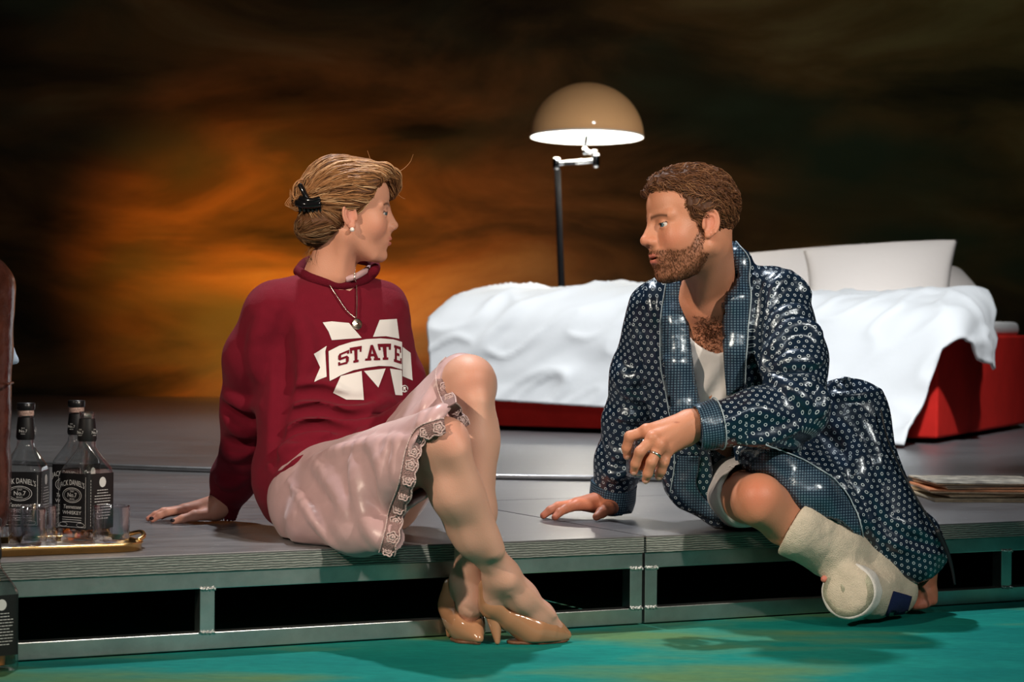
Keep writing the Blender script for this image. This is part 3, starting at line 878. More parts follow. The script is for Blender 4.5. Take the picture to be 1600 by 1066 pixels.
def bottle(loc, rz, label, capped=True, level=0.0, group='whiskey bottles'):
    t = empty('whiskey_bottle', loc, rz)
    tag(t, label, 'bottle', group)
    W = dict(world=False)
    def lth(name, prof, m, parent, sqf=None, n=64):
        o = lathe(name, prof, m, None, n, (0, 0, 0), square=sqf)
        o.parent = parent; return o
    lth('glass', PROF, 'bottle_glass', t, sqz)
    if level > 0:
        r = BH - 0.0040
        lth('whiskey', [(0, 0.0095), (0.030, 0.0095), (r, 0.012), (r, level), (0, level)], 'whiskey', t, sqz)
    # paper label on the front and right faces
    lab = []
    h = BH + 0.0012
    V = []; Q = []
    angs = np.linspace(math.radians(-131), math.radians(41), 60); zs = (0.030, 0.087, 0.143)
    for z in zs:
        for a in angs:
            s = sq(7.0)(0, a) * h
            V.append((s * math.cos(a), s * math.sin(a), z))
    m_ = len(angs)
    for i in range(len(zs) - 1):
        for j in range(m_ - 1):
            Q.append((i * m_ + j, i * m_ + j + 1, (i + 1) * m_ + j + 1, (i + 1) * m_ + j))
    lb = link('label', pymesh('label', V, Q), 'label_black', t, True, world=False)
    hp = h + 0.0008
    def pr(name, me, yaw, **kw):
        side_print(me, hp, yaw, **kw); return link(name, me, 'label_print', lb, world=False)
    pr('print', text_mesh("JACK DANIEL'S", 0.0125), 0, cz=0.124, arch=6.0, sx=0.82, sz=1.25)
    pr('print', text_mesh('OLD', 0.005), 0, cz=0.1065)
    pr('print', text_mesh('No.7', 0.0125), 0, cz=0.0985, sx=1.0)
    pr('print', text_mesh('BRAND', 0.004), 0, cz=0.0905)
    pr('emblem', flat(ringpoly(0.026, 0.0155, 0.0011) + ringpoly(0.0215, 0.0125, 0.0006)), 0, cz=0.0985)
    pr('print', text_mesh('Tennessee', 0.0115, 0.25), 0, cz=0.0745)
    pr('print', text_mesh('WHISKEY', 0.0105), 0, cz=0.0625, sx=1.15)
    pr('print', flat([rectp(-0.026, 0.026, y, y + 0.0011) for y in (0.0, -0.0045, -0.009)]), 0, cz=0.0525)
    fr = 0.0375
    pr('border', flat([rectp(-fr, -fr + 0.0008, -0.052, 0.05), rectp(fr - 0.0008, fr, -0.052, 0.05), rectp(-fr, fr, -0.053, -0.0522)]), 0, cz=0.0865)
    pr('scroll', flat([[(x * 1.0 - 0.0015, y) for x, y in p] for p in ringpoly(0.011, 0.0045, 0.0008, 20)]), 0, cx=-0.022, cz=0.0385)
    pr('scroll', flat(ringpoly(0.011, 0.0045, 0.0008, 20)), 0, cx=0.0235, cz=0.0385)
    # right face: round emblem and small lines of print
    n = 28
    pr('emblem', flat([[(0.010 * math.cos(2 * math.pi * i / n), 0.0105 * math.sin(2 * math.pi * i / n)) for i in range(n)]]), math.pi / 2, cz=0.125)
    lines = []
    rr = random.Random(3)
    z = 0.108
    while z > 0.045:
        wd = 0.0235 if rr.random() > 0.25 else 0.016
        x = -wd
        while x < wd:
            l = rr.uniform(0.003, 0.008); lines.append(rectp(x, min(x + l, wd), z - 0.0865, z - 0.0865 + 0.0014)); x += l + 0.0013
        z -= 0.0058
    pr('print', flat(lines), math.pi / 2, cz=0.0865)
    side = [rectp(-0.0355, -0.0345, -0.05 + i * 0.006, -0.0462 + i * 0.006) for i in range(16)]
    pr('print', flat(side), math.pi / 2, cz=0.0865)
    # neck wrap
    nl = lth('neck_label', [(0.0181, 0.207), (0.0197, 0.2125), (0.0184, 0.235), (0.0163, 0.2535)], 'label_black', t, None, 40)
    for yaw in (0, math.pi / 2):
        for s, sz_, cz in (('OLD', 0.0036, 0.2315), ('No.7', 0.0085, 0.2255), ('BRAND', 0.0028, 0.2195)):
            me = text_mesh(s, sz_)
            side_print(me, 0.0205, yaw, cz=cz)
            link('print', me, 'label_print', nl, world=False)
    if capped:
        lth('cork_band', [(0.0164, 0.257), (0.0168, 0.258), (0.0168, 0.2685), (0.0164, 0.269)], 'cork_band', t, None, 32)
        lth('cap', [(0.0, 0.2685), (0.0185, 0.2685), (0.0190, 0.270), (0.0190, 0.2815), (0.0175, 0.2835), (0, 0.2835)], 'cap_black', t, None, 40)
    return t

TRZ = 0.006
mat('brass', (0.83, 0.52, 0.20), rough=0.22, metal=1.0, var=0.12, vscale=14)
mat('tray_marble', (0.72, 0.70, 0.68), rough=0.3, var=0.2, vscale=9)
def tray():
    R0 = on_z(232, 862, DECK)                       # front right corner
    L, D, rad = 0.40, 0.21, 0.055
    t = empty('serving_tray', R0 - U * (L / 2) + Vv * (D / 2), YAW)
    tag(t, 'brass rimmed serving tray with pale base near the stage edge', 'tray')
    def outline(ins, n=10):
        out = []
        r = rad - ins
        for cx, cy, a0 in ((L / 2 - rad, D / 2 - rad, 0), (-L / 2 + rad, D / 2 - rad, 90), (-L / 2 + rad, -D / 2 + rad, 180), (L / 2 - rad, -D / 2 + rad, 270)):
            for i in range(n):
                a = math.radians(a0 + 90 * i / (n - 1)); out.append((cx + r * math.cos(a), cy + r * math.sin(a)))
        return out
    sec = [(0.004, 0.0), (0.0, 0.002), (-0.001, 0.013), (-0.004, 0.0160), (-0.002, 0.0185), (0.003, 0.0170), (0.004, 0.004), (0.010, 0.004)]
    V = []; Q = []
    n = 40
    for (ins, z) in sec:
        V += [(x, y, z) for x, y in outline(ins)]
    for i in range(len(sec) - 1):
        for j in range(n):
            Q.append((i * n + j, i * n + (j + 1) % n, (i + 1) * n + (j + 1) % n, (i + 1) * n + j))
    link('rim', pymesh('rim', V, Q), 'brass', t, True, world=False)
    o2 = outline(0.005); V = [(x, y, 0.001) for x, y in o2] + [(x, y, TRZ) for x, y in o2]
    Fc = [tuple(range(n, 2 * n)), tuple(reversed(range(n)))] + [(i, (i + 1) % n, n + (i + 1) % n, n + i) for i in range(n)]
    link('tray_base', pymesh('base', V, Fc), 'tray_marble', t, world=False)
    for s in (1, -1):
        pts = spline([(s * (L / 2 - 0.006), -0.05, 0.017), (s * (L / 2 + 0.012), -0.035, 0.024), (s * (L / 2 + 0.018), 0, 0.029), (s * (L / 2 + 0.012), 0.035, 0.024), (s * (L / 2 - 0.006), 0.05, 0.017)], 24)
        V, Q = tube_np(pts, 0.0048, 8)
        link('handle', pymesh('handle', V, clean_quads(Q)), 'brass', t, True, world=False)
tray()
def at_z(px, Y, z):
    """point seen at column px, at depth Y, on height z"""
    p = at(px, 700, Y); p.z = z; return p
bottle(at_z(136, 4.60, DECK + TRZ), math.radians(-32), 'open whiskey bottle without cap, a little amber left, foremost on the brass tray', capped=False, level=0.030)
bottle(at_z(40, 4.64, DECK + TRZ), math.radians(-3), 'capped empty whiskey bottle with its label facing front, beside the leather chair', True, 0.0)
bottle(at_z(119, 4.98, DECK), math.radians(-20), 'capped whiskey bottle half hidden behind the open bottle', True, 0.045)
bottle(on_z(-15, 1046, 0.0), math.radians(-50), 'whiskey bottle standing on the green floor at the lower left picture edge', True, 0.05)
def tumbler(loc, label, drink=0.0, R=None, name='whiskey_tumbler'):
    t = empty(name, loc)
    tag(t, label, 'glass', 'whiskey tumblers')
    r = 0.0375; h = 0.083
    def fac(z, a): return 1.0 - (0.012 * (1 + math.cos(a * 16)) * max(0, 1 - z / 0.03))
    pr = [(0, 0.003), (0.02, 0.002), (r - 0.005, 0.0), (r - 0.002, 0.002), (r - 0.001, 0.012), (r - 0.0005, 0.03), (r, h - 0.002), (r - 0.0008, h), (r - 0.0018, h),
          (r - 0.003, h - 0.002), (r - 0.004, 0.03), (r - 0.0045, 0.018)]
    o = lathe('glass', pr, 'tumbler_glass', None, 64, square=fac); o.parent = t
    o = lathe('thick_base', [(0, 0.0035), (r - 0.008, 0.0025), (r - 0.0045, 0.004), (r - 0.0045, 0.0115), (r - 0.012, 0.0125), (0, 0.0118)], 'thick_glass', None, 48, square=fac); o.parent = t
    if drink:
        q = r - 0.0042
        o = lathe('drink', [(0, 0.0130), (r - 0.012, 0.0140), (q - 0.0015, 0.0185), (q, 0.03), (q, drink), (0, drink)], 'whiskey', None, 48); o.parent = t
    if R is not None: t.rotation_euler = R.to_euler()
    return t
tumbler(at_z(174.5, 4.50, DECK + TRZ), 'empty clear tumbler rightmost on the brass tray')
tumbler(at_z(44, 4.42, DECK + TRZ), 'clear tumbler foremost at the left end of the tray')
tumbler(at_z(62, 4.505, DECK + TRZ), 'clear tumbler just behind the foremost tumbler on the tray')

# ================================================================== leather chair at the left edge
mat('leather', (0.065, 0.019, 0.012), rough=0.26, var=0.45, vscale=16, bump=0.25, bscale=60, coat=0.2)
mat('dark_wood', (0.03, 0.015, 0.01), rough=0.4, var=0.3, vscale=30)
mat('blue_cloth', (0.42, 0.55, 0.72), rough=0.8, bump=0.2, bscale=90)
def chair():
    c0 = at_z(-140, 4.62, DECK)
    t = empty('leather_armchair', c0)
    tag(t, 'worn dark brown leather armchair cut by the left picture edge', 'armchair')
    Rz = Matrix.Rotation(math.radians(8), 3, 'Z'); Rn = np.array(Rz)
    def p(x, y, z): return c0 + Rz @ Vector((x, y, z))
    xr = 0.222        # right face of the back, at column 24
    n1 = lambda P: vnoise(P * 22, 4) * 0.0025 + vnoise(P * 60, 8) * 0.0008
    def emit_part(name, ops, lo, hi, h=0.008):
        V, Q = surfnet(build(ops + [('d', n1, 0)]), lo, hi, h); V = relax(V, Q, 1)
        return link(name, npmesh(name, V, Q), 'leather', t, True)
    c = p(xr - 0.10, -0.155, 0.31)
    emit_part('backrest', [('u', rbox(p(xr - 0.095, -0.185, 0.305), (0.09, 0.065, 0.275), 0.05, Rn), 0), ('u', rc(p(xr - 0.09, -0.19, 0.52), p(xr - 0.10, -0.17, 0.14), 0.078, 0.05), 0.04)],
              tuple(p(xr - 0.3, -0.35, 0.02)), tuple(p(xr + 0.1, 0.0, 0.66)))
    emit_part('seat', [('u', rbox(p(-0.33, 0.0, 0.22), (0.33, 0.24, 0.10), 0.05, Rn), 0)], tuple(p(-0.85, -0.4, 0.08)), tuple(p(0.15, 0.4, 0.38)), 0.014)
    for s in (-1, 1):
        emit_part('armrest', [('u', rbox(p(-0.36, s * 0.27 , 0.30), (0.32, 0.06, 0.17), 0.055, Rn), 0)], tuple(p(-0.85, s * 0.27 - 0.18, 0.08)), tuple(p(0.12, s * 0.27 + 0.18, 0.55)), 0.014)
    for sx, sy in ((-0.62, -0.27), (-0.62, 0.27), (-0.08, -0.27), (-0.08, 0.27)):
        tube_obj('leg', [p(sx, sy, 0.0), p(sx, sy, 0.14)], [0.016, 0.025], 'dark_wood', t, 12)
    # stitched seam on the back
    tube_obj('seam', [p(xr - 0.005 + 0.002 * math.sin(i), -0.26 + 0.012 * i, 0.335) for i in range(9)], 0.0028, 'leather', t, 6)
    f = build([('u', rc(at(12, 548, 4.62), at(20, 560, 4.62), 0.012, 0.009), 0), ('u', rc(at(20, 560, 4.62), at(27, 563, 4.615), 0.009, 0.003), 0.008), ('u', rc(at(14, 566, 4.62), at(26, 566, 4.62), 0.006, 0.003), 0.008),
               ('u', rc(at(12, 548, 4.62), at(-40, 545, 4.62), 0.012, 0.02), 0.01)])
    V, Q = surfnet(f, tuple(at(-60, 600, 4.5)), tuple(at(60, 510, 4.75)), 0.003)
    tag(link('folded_cloth', npmesh('cloth', V, Q), 'blue_cloth', None, True), 'pale blue cloth corner sticking out behind the leather armchair', 'cloth')
chair()

# ================================================================== record sleeves at the right
def sleeves():
    cols = [(0.62, 0.52, 0.36), (0.55, 0.40, 0.24), (0.72, 0.30, 0.14), (0.20, 0.15, 0.11), (0.62, 0.58, 0.48)]
    labs = ['bottom sleeve of the old record stack, edges cream', 'second sleeve from the bottom of the record stack, tan paper',
            'middle sleeve of the record stack, orange edge', 'dark sleeve just under the top of the record stack', 'topmost record sleeve with a mottled picture cover']
    mat('paper_edge', (0.70, 0.56, 0.38), rough=0.8, var=0.25, vscale=50)
    z = DECK
    base = on_z(1528, 778, DECK)
    for i in range(5):
        m = mat('sleeve_paper_%d' % i, cols[i], rough=0.55, var=0.35, vscale=11 + i, bump=0.1, bscale=30, var2=(0.05, 0.045, 0.04) if i == 4 else None)
        th = (0.011, 0.008, 0.009, 0.007, 0.006)[i]
        rz = YAW + math.radians((-24, -17, -27, -20, -23)[i])
        t = empty('record_sleeve', (base.x + (0.0, 0.018, -0.004, 0.02, 0.004)[i], base.y + (0, 0.01, -0.008, 0.006, 0.012)[i], z), rz)
        tag(t, labs[i], 'record sleeve', 'record sleeves stacked on the deck')
        n = 14; s = 0.157
        V = []; Q = []
        for k, dz in ((0, 0.0), (1, th * 0.45)):
            for a in range(n):
                for b_ in range(n):
                    x = -s + 2 * s * a / (n - 1); y = -s + 2 * s * b_ / (n - 1)
                    curl = 0.004 * (max(0, -x / s - 0.6)) ** 1.5 * (1 if i in (4, 2) else 0.2)
                    V.append((x, y, dz + curl + 0.0004 * math.sin(9 * x + i) * k))
        for k in (0, 1):
            o_ = k * n * n
            for a in range(n - 1):
                for b_ in range(n - 1):
                    q = (o_ + a * n + b_, o_ + (a + 1) * n + b_, o_ + (a + 1) * n + b_ + 1, o_ + a * n + b_ + 1)
                    Q.append(q if k else q[::-1])
        ring = [a * n for a in range(n)] + [(n - 1) * n + b_ for b_ in range(1, n)] + [a * n + n - 1 for a in range(n - 2, -1, -1)] + [b_ for b_ in range(n - 2, 0, -1)]
        for j in range(len(ring)):
            a, b_ = ring[j], ring[(j + 1) % len(ring)]
            Q.append((a, b_, b_ + n * n, a + n * n))
        low = link('inner_pages', pymesh('pages', V, Q), 'paper_edge', t, world=False)
        low.scale = (0.985, 0.985, 1.0)
        up = link('cover', pymesh('cover', [(x, y, zz + th * 0.46) for x, y, zz in V], Q), m, t, world=False)
        z += th + 0.0022
sleeves()

# ================================================================== human building blocks
def both(fn):
    return [fn(1), fn(-1)]
def head_ops(p):
    """face and skull in head space: x forward, y to the person's left, z up, metres"""
    o = []
    u = lambda f, k: o.append(('u', f, k)); s = lambda f, k: o.append(('s', f, k))
    jw = p.get('jaw', 0.053); nz = p.get('nose', 1.0); br = p.get('brow', 1.0)
    u(ell((-0.014, 0, 0.036), (0.094, 0.074, 0.078)), 0)
    u(ell((0.022, 0, 0.045), (0.063, 0.061, 0.056)), 0.02)
    u(ell((0.028, 0, -0.022), (0.056, 0.058, 0.062)), 0.025)
    for q in (1, -1):
        u(rc((-0.006, q * jw, -0.050), (0.052, q * 0.024, -0.096), 0.016, 0.015), 0.03)
    u(ell((0.034, 0, -0.068), (0.050, jw - 0.009, 0.042)), 0.02)
    u(ell((0.072, 0, -0.098), (0.017, 0.0185, 0.015)), 0.018)
    for q in (1, -1):
        u(ell((0.050, q * 0.038, -0.026), (0.026, 0.023, 0.026)), 0.028)
        u(rc((0.0775, q * 0.010, 0.019), (0.064, q * 0.046, 0.022), 0.0078 * br, 0.007 * br), 0.014)
    for q in (1, -1):
        s(ell((0.092, q * 0.0315, 0.003), (0.019, 0.0185, 0.0105)), 0.010)
    # eyelids around the eyeball
    for q in (1, -1):
        e = (0.0695, q * 0.031, 0.003)
        up = p.get('lid', 0.0035)
        def upper(P, e=e, up=up):
            return np.maximum(sph(e, 0.0140)(P), -(P[:, 2] - (e[2] + up - 0.25 * (P[:, 0] - e[0] - 0.012))))
        def lower(P, e=e):
            return np.maximum(sph(e, 0.0136)(P), (P[:, 2] - (e[2] - 0.0042)))
        u(upper, 0.004); u(lower, 0.004)
    # nose
    u(rc((0.0800, 0, 0.016), (0.1020 + 0.003 * (nz - 1) * 10, 0, -0.021), 0.0072 * nz, 0.0085 * nz), 0.014)
    u(rc((0.074, 0, 0.004), (0.088, 0, -0.028), 0.012, 0.0155), 0.012)
    u(sph((0.1045 + 0.003 * (nz - 1) * 10, 0, -0.0252), 0.0090 * nz), 0.006)
    for q in (1, -1):
        u(ell((0.0935, q * 0.0118 * nz, -0.0295), (0.0110, 0.0070, 0.0080)), 0.006)
    for q in (1, -1):
        s(ell((0.1000, q * 0.0062 * nz, -0.0366), (0.0050, 0.0026, 0.0032)), 0.002)
    # mouth
    u(ell((0.0745, 0, -0.0600), (0.020, 0.027, 0.022)), 0.018)
    op = p.get('open', 0.0)
    for q in (1, -1):
        u(rc((0.0845, q * 0.021, -0.0610), (0.0935, q * 0.006, -0.0560), 0.0026, 0.0046), 0.004)
        u(rc((0.0845, q * 0.020, -0.0625), (0.0918, q * 0.004, -0.0675 - op), 0.0026, 0.0058), 0.004)
    s(ell((0.098, 0, -0.0615 - op * 0.5), (0.017, 0.021, 0.0011 + op * 0.6)), 0.0025)
    s(ell((0.0985, 0, -0.0455), (0.004, 0.0028, 0.007)), 0.006)
    s(ell((0.096, 0, -0.0800 - op), (0.008, 0.014, 0.005)), 0.010)
    # ears
    Re = np.array(Matrix.Rotation(math.radians(-14), 3, 'Y'))
    for q in (1, -1):
        Rq = np.array(Matrix.Rotation(math.radians(-14), 3, 'Y') @ Matrix.Rotation(math.radians(q * -16), 3, 'Z'))
        c = Vector((-0.012, q * 0.0755, -0.006))
        M = Matrix(Rq.tolist())
        u(ell(c, (0.0165, 0.0050, 0.0285), Rq), 0.006)
        s(ell(c + M @ Vector((0.002, q * 0.0055, 0.002)), (0.0115, 0.0050, 0.0205), Rq), 0.003)
        ring = [c + M @ Vector((0.0158 * math.cos(a) + 0.0005, q * 0.0035, 0.0275 * math.sin(a) + 0.0005)) for a in np.linspace(-0.5, 3.9, 12)]
        u(chain(ring, [0.0026] + [0.0031] * 10 + [0.0024]), 0.003)
        inn = [c + M @ Vector((0.0095 * math.cos(a) + 0.001, q * 0.0030, 0.0165 * math.sin(a) + 0.001)) for a in np.linspace(1.2, 4.2, 8)]
        u(chain(inn, [0.0018] * 8), 0.003)
        u(sph(c + M @ Vector((0.004, q * 0.001, -0.0265)), 0.0062), 0.005)
        u(ell(c + M @ Vector((0.0145, q * 0.002, -0.006)), (0.0035, 0.003, 0.0065), Rq), 0.004)
    return o
def head_space(ops, C, R, s):
    """field in world space for a head field in head space"""
    f = build(ops); Cn = A3(C); Rn = np.array(R, np.float32)
    def g(P):
        global CUR
        old = CUR
        if old is not None: CUR = ((old[0] - Cn) @ Rn / s, old[1] / s)
        d = f(((P - Cn) @ Rn / s).astype(np.float32)) * s
        CUR = old
        return d
    return g
def to_head(P, C, R, s): return (np.asarray(P, np.float32) - A3(C)) @ np.array(R, np.float32) / s
def from_head(q, C, R, s): return Vector(C) + R @ (Vector(q) * s)
def sm(x, a, b):
    t = np.clip((x - a) / (b - a), 0, 1); return t * t * (3 - 2 * t)
def blob(q, c, r):
    return np.exp(-np.sum(((q - np.array(c, np.float32)) / np.array(r, np.float32)) ** 2, axis=1))
def mix(c, col, w): return c * (1 - w[:, None]) + np.array(col, np.float32) * w[:, None]
def eyeball(C, R, s, side, gaze, iris, parent):
    """eyeball with iris and pupil; gaze is a direction in head space"""
    c = from_head((0.0695, side * 0.031, 0.003), C, R, s)
    bm = bmesh.new(); bmesh.ops.create_uvsphere(bm, u_segments=48, v_segments=32, radius=0.0124 * s)
    me = bpy.data.meshes.new('eye'); bm.to_mesh(me); bm.free()
    co = np.empty(len(me.vertices) * 3, np.float32); me.vertices.foreach_get('co', co); co = co.reshape(-1, 3)
    g = np.array(tuple(R @ Vector(gaze).normalized()), np.float32)
    dirs = co / np.linalg.norm(co, axis=1)[:, None]
    ang = np.arccos(np.clip(dirs @ g, -1, 1))
    col = np.tile(np.array((0.60, 0.56, 0.53), np.float32), (len(co), 1))
    col = mix(col, iris, 1 - sm(ang, 0.56, 0.62)); col = mix(col, (0.02, 0.02, 0.025), sm(ang, 0.46, 0.54) * (1 - sm(ang, 0.58, 0.64)))
    col = mix(col, (0.004, 0.004, 0.005), 1 - sm(ang, 0.25, 0.30))
    co = co + dirs * (0.0009 * (1 - sm(ang, 0.0, 0.6)))[:, None]
    me.vertices.foreach_set('co', (co + np.array(tuple(c), np.float32)).ravel()); me.update()
    tint(me, col)
    link('eye', me, 'eye_surface', parent, True)
def strands(bvh, starts, field, steps, step, r0, r1, lift, rng, n=4, wob=0.0, keep=None, stop=None):
    """hair strands that follow a direction field over a surface; returns V, Q, t along each strand, random id"""
    AV = []; AQ = []; AT = []; AI = []; off = 0
    for p in starts:
        p = Vector(p); pts = []
        lf = lift * rng.uniform(0.3, 1.6); ph = rng.uniform(0, 6.28); rid = rng.random()
        k = steps + int(rng.integers(-steps // 4, steps // 4 + 1))
        for i in range(max(k, 3)):
            h = bvh.find_nearest(p)
            if h[0] is None: break
            base, nn = h[0], h[1]
            if keep is not None and not keep(base): break
            pts.append(base + nn * (lf * (0.35 + min(1, i / 3.0) * 0.65)))
            d = Vector(field(base, nn, i / max(k, 1)))
            if wob:
                d = d + nn.cross(d) * wob * math.sin(ph + i * 0.9)
            d = d - nn * d.dot(nn)
            if d.length < 1e-6: break
            p = base + d.normalized() * step
            if stop is not None and stop(p): break
        if len(pts) < 3: continue
        m = len(pts)
        rad = np.linspace(r0, r1, m) * rng.uniform(0.7, 1.25)
        rad[0] *= 0.6
        V, Q = thin_tube([tuple(q) for q in pts], rad, n)
        AV.append(V); AQ.append(Q + off); off += len(V)
        AT.append(np.repeat(np.linspace(0, 1, m), n)); AI.append(np.full(len(V), rid))
    if not AV: return np.zeros((0, 3)), np.zeros((0, 4), int), np.zeros(0), np.zeros(0)
    return np.concatenate(AV), np.concatenate(AQ), np.concatenate(AT), np.concatenate(AI)
def join(parts):
    """join (V, Q) pairs"""
    off = 0; VV = []; QQ = []
    for V, Q in parts:
        VV.append(np.asarray(V, np.float32)); QQ.append(np.asarray(Q) + off); off += len(V)
    return np.concatenate(VV), np.concatenate(QQ)
def decal(name, polys, bvh, material, parent, lift=0.0016, step=4.0, single=False):
    """flat print wrapped on a surface: polygons given where they appear, dropped on the cloth"""
    bm = bmesh.new()
    for pl in polys:
        vs = [bm.verts.new((x, y, 0)) for x, y in pl]
        try: bm.faces.new(vs)
        except ValueError: pass
    bmesh.ops.triangulate(bm, faces=bm.faces)
    for _ in range(7):
        es = [e for e in bm.edges if e.calc_length() > step]
        if not es: break
        bmesh.ops.subdivide_edges(bm, edges=es, cuts=1)
        bmesh.ops.triangulate(bm, faces=bm.faces)
    bmesh.ops.remove_doubles(bm, verts=bm.verts, dist=0.01)
    uvl = bm.loops.layers.uv.new('UVMap')
    for f_ in bm.faces:
        for l in f_.loops: l[uvl].uv = (l.vert.co.x / 700.0, -l.vert.co.y / 700.0)
    for v in bm.verts:
        p, nn = cast(bvh, v.co.x, v.co.y)
        if p is None: v.tag = True; continue
        v.tag = False
        d = (CAMP - p).normalized()
        v.co = p + nn * lift * 0.6 + d * lift * 0.6
    bad = [v for v in bm.verts if v.tag]
    if bad: bmesh.ops.delete(bm, geom=bad, context='VERTS')
    # drop faces stretched across a jump in depth
    lng = [f for f in bm.faces if max(e.calc_length() for e in f.edges) > 0.05]
    if lng: bmesh.ops.delete(bm, geom=lng, context='FACES')
    if single:                                   # keep the largest connected piece
        left = set(bm.faces); best = []
        while left:
            st = [left.pop()]; comp = list(st)
            while st:
                f_ = st.pop()
                for e in f_.edges:
                    for g_ in e.link_faces:
                        if g_ in left: left.remove(g_); st.append(g_); comp.append(g_)
            if len(comp) > len(best): best = comp
        bs = set(best)
        bmesh.ops.delete(bm, geom=[f_ for f_ in bm.faces if f_ not in bs], context='FACES')
    for f in bm.faces:
        f.normal_update()
        if f.normal.dot(f.calc_center_median() - CAMP) > 0: f.normal_flip()
    me = bpy.data.meshes.new(name); bm.to_mesh(me); bm.free()
    return link(name, me, material, parent, True)
mat('eye_surface_tmp', (1, 1, 1))
attr_mat('eye_surface', rough=0.08, spec=0.6)
attr_mat('skin', rough=0.52, spec=0.32, sss=0.12, bump=0.14, bscale=420)
attr_mat('skin_man', rough=0.46, spec=0.38, sss=0.10, bump=0.18, bscale=380)
attr_mat('hair', rough=0.55, spec=0.22)

# ================================================================== the woman
W_SKIN = np.array((0.58, 0.325, 0.24), np.float32)
wom = empty('person', on_z(560, 850, DECK) + Vector((0, 0.15, 0)))
tag(wom, 'seated person in maroon sweatshirt and pink slip, legs over the stage edge, looking right', 'person')
WS = 0.935
WR = Matrix.Rotation(math.radians(9), 3, 'Z') @ Matrix.Rotation(math.radians(2), 3, 'Y') @ Matrix.Rotation(math.radians(3), 3, 'X')
WC = at(549.5, 333, 4.97)
def wh(x, y, z): return from_head((x, y, z), WC, WR, WS)
def woman_head():
    ops = head_ops(dict(jaw=0.050, nose=0.95, brow=0.75, lid=0.0012, open=0.0006))
    fh = head_space(ops, WC, WR, WS)
    nb = at(513, 440, 4.995)
    more = [('u', fh, 0),
            ('u', rc(wh(-0.030, 0, -0.045), nb, 0.047 * WS, 0.046), 0.03),
            ('u', rc(wh(-0.016, -0.048, -0.045), at(530, 430, 4.945), 0.009, 0.009), 0.03),
            ('u', rc(nb, at(522, 480, 5.01), 0.046, 0.07), 0.05),
            ('u', rc(at(455, 492, 4.97), at(595, 488, 5.08), 0.035, 0.035), 0.05)]
    f = build(more)
    lo, hi = bounds([wh(-0.12, -0.1, -0.12), wh(0.13, 0.1, 0.13), at(440, 480, 4.9), at(625, 480, 5.1)], 0.04)
    V, Q = surfnet(f, lo, hi, 0.0017)
    V = relax(V, Q, 1, 0.4)
    q = to_head(V, WC, WR, WS)
    col = np.tile(W_SKIN * np.array((1.04, 0.90, 0.80), np.float32), (len(V), 1))
    col = mix(col, (0.62, 0.20, 0.14), 0.35 * blob(q, (0.06, -0.045, -0.03), (0.03, 0.03, 0.022)) + 0.35 * blob(q, (0.06, 0.045, -0.03), (0.03, 0.03, 0.022)))
    for sd in (1, -1):
        col = mix(col, (0.62, 0.20, 0.15), 0.5 * blob(q, (-0.012, sd * 0.078, -0.006), (0.02, 0.012, 0.032)))
    lip = np.maximum(blob(q, (0.095, 0, -0.0565), (0.012, 0.021, 0.0042)), blob(q, (0.094, 0, -0.0672), (0.012, 0.019, 0.0052)))
    col = mix(col, (0.50, 0.13, 0.11), np.clip(lip * 1.3, 0, 0.85))
    for sd in (1, -1):
        # brows, lashes
        t = np.clip((sd * q[:, 1] - 0.010) / 0.038, 0, 1)
        zb = 0.0225 + 0.006 * np.sin(t * 2.4) - 0.003 * t
        wgt = np.exp(-((q[:, 2] - zb) / (0.0042 - 0.0016 * t)) ** 2) * (sd * q[:, 1] > 0.009) * (sd * q[:, 1] < 0.050) * (q[:, 0] > 0.045)
        col = mix(col, (0.10, 0.045, 0.025), 0.95 * wgt)
        e = np.array((0.0695, sd * 0.031, 0.003), np.float32)
        rr = np.linalg.norm(q - e, axis=1)
        lash = (np.abs(q[:, 2] - (e[2] + 0.0012 - 0.25 * (q[:, 0] - e[0] - 0.012))) < 0.0030) & (rr < 0.0152) & (q[:, 0] > 0.07)
        col[lash] = (0.045, 0.025, 0.02)
        col = mix(col, (0.45, 0.22, 0.17), 0.45 * blob(q, (0.078, sd * 0.034, 0.010), (0.012, 0.018, 0.006)))
    return V, Q, col
whV, whQ, whC = woman_head()
W_body = [(whV, whQ, whC)]
for sd in (1, -1):
    eyeball(WC, WR, WS, sd, (1, -0.55, -0.06), (0.10, 0.14, 0.15), wom)
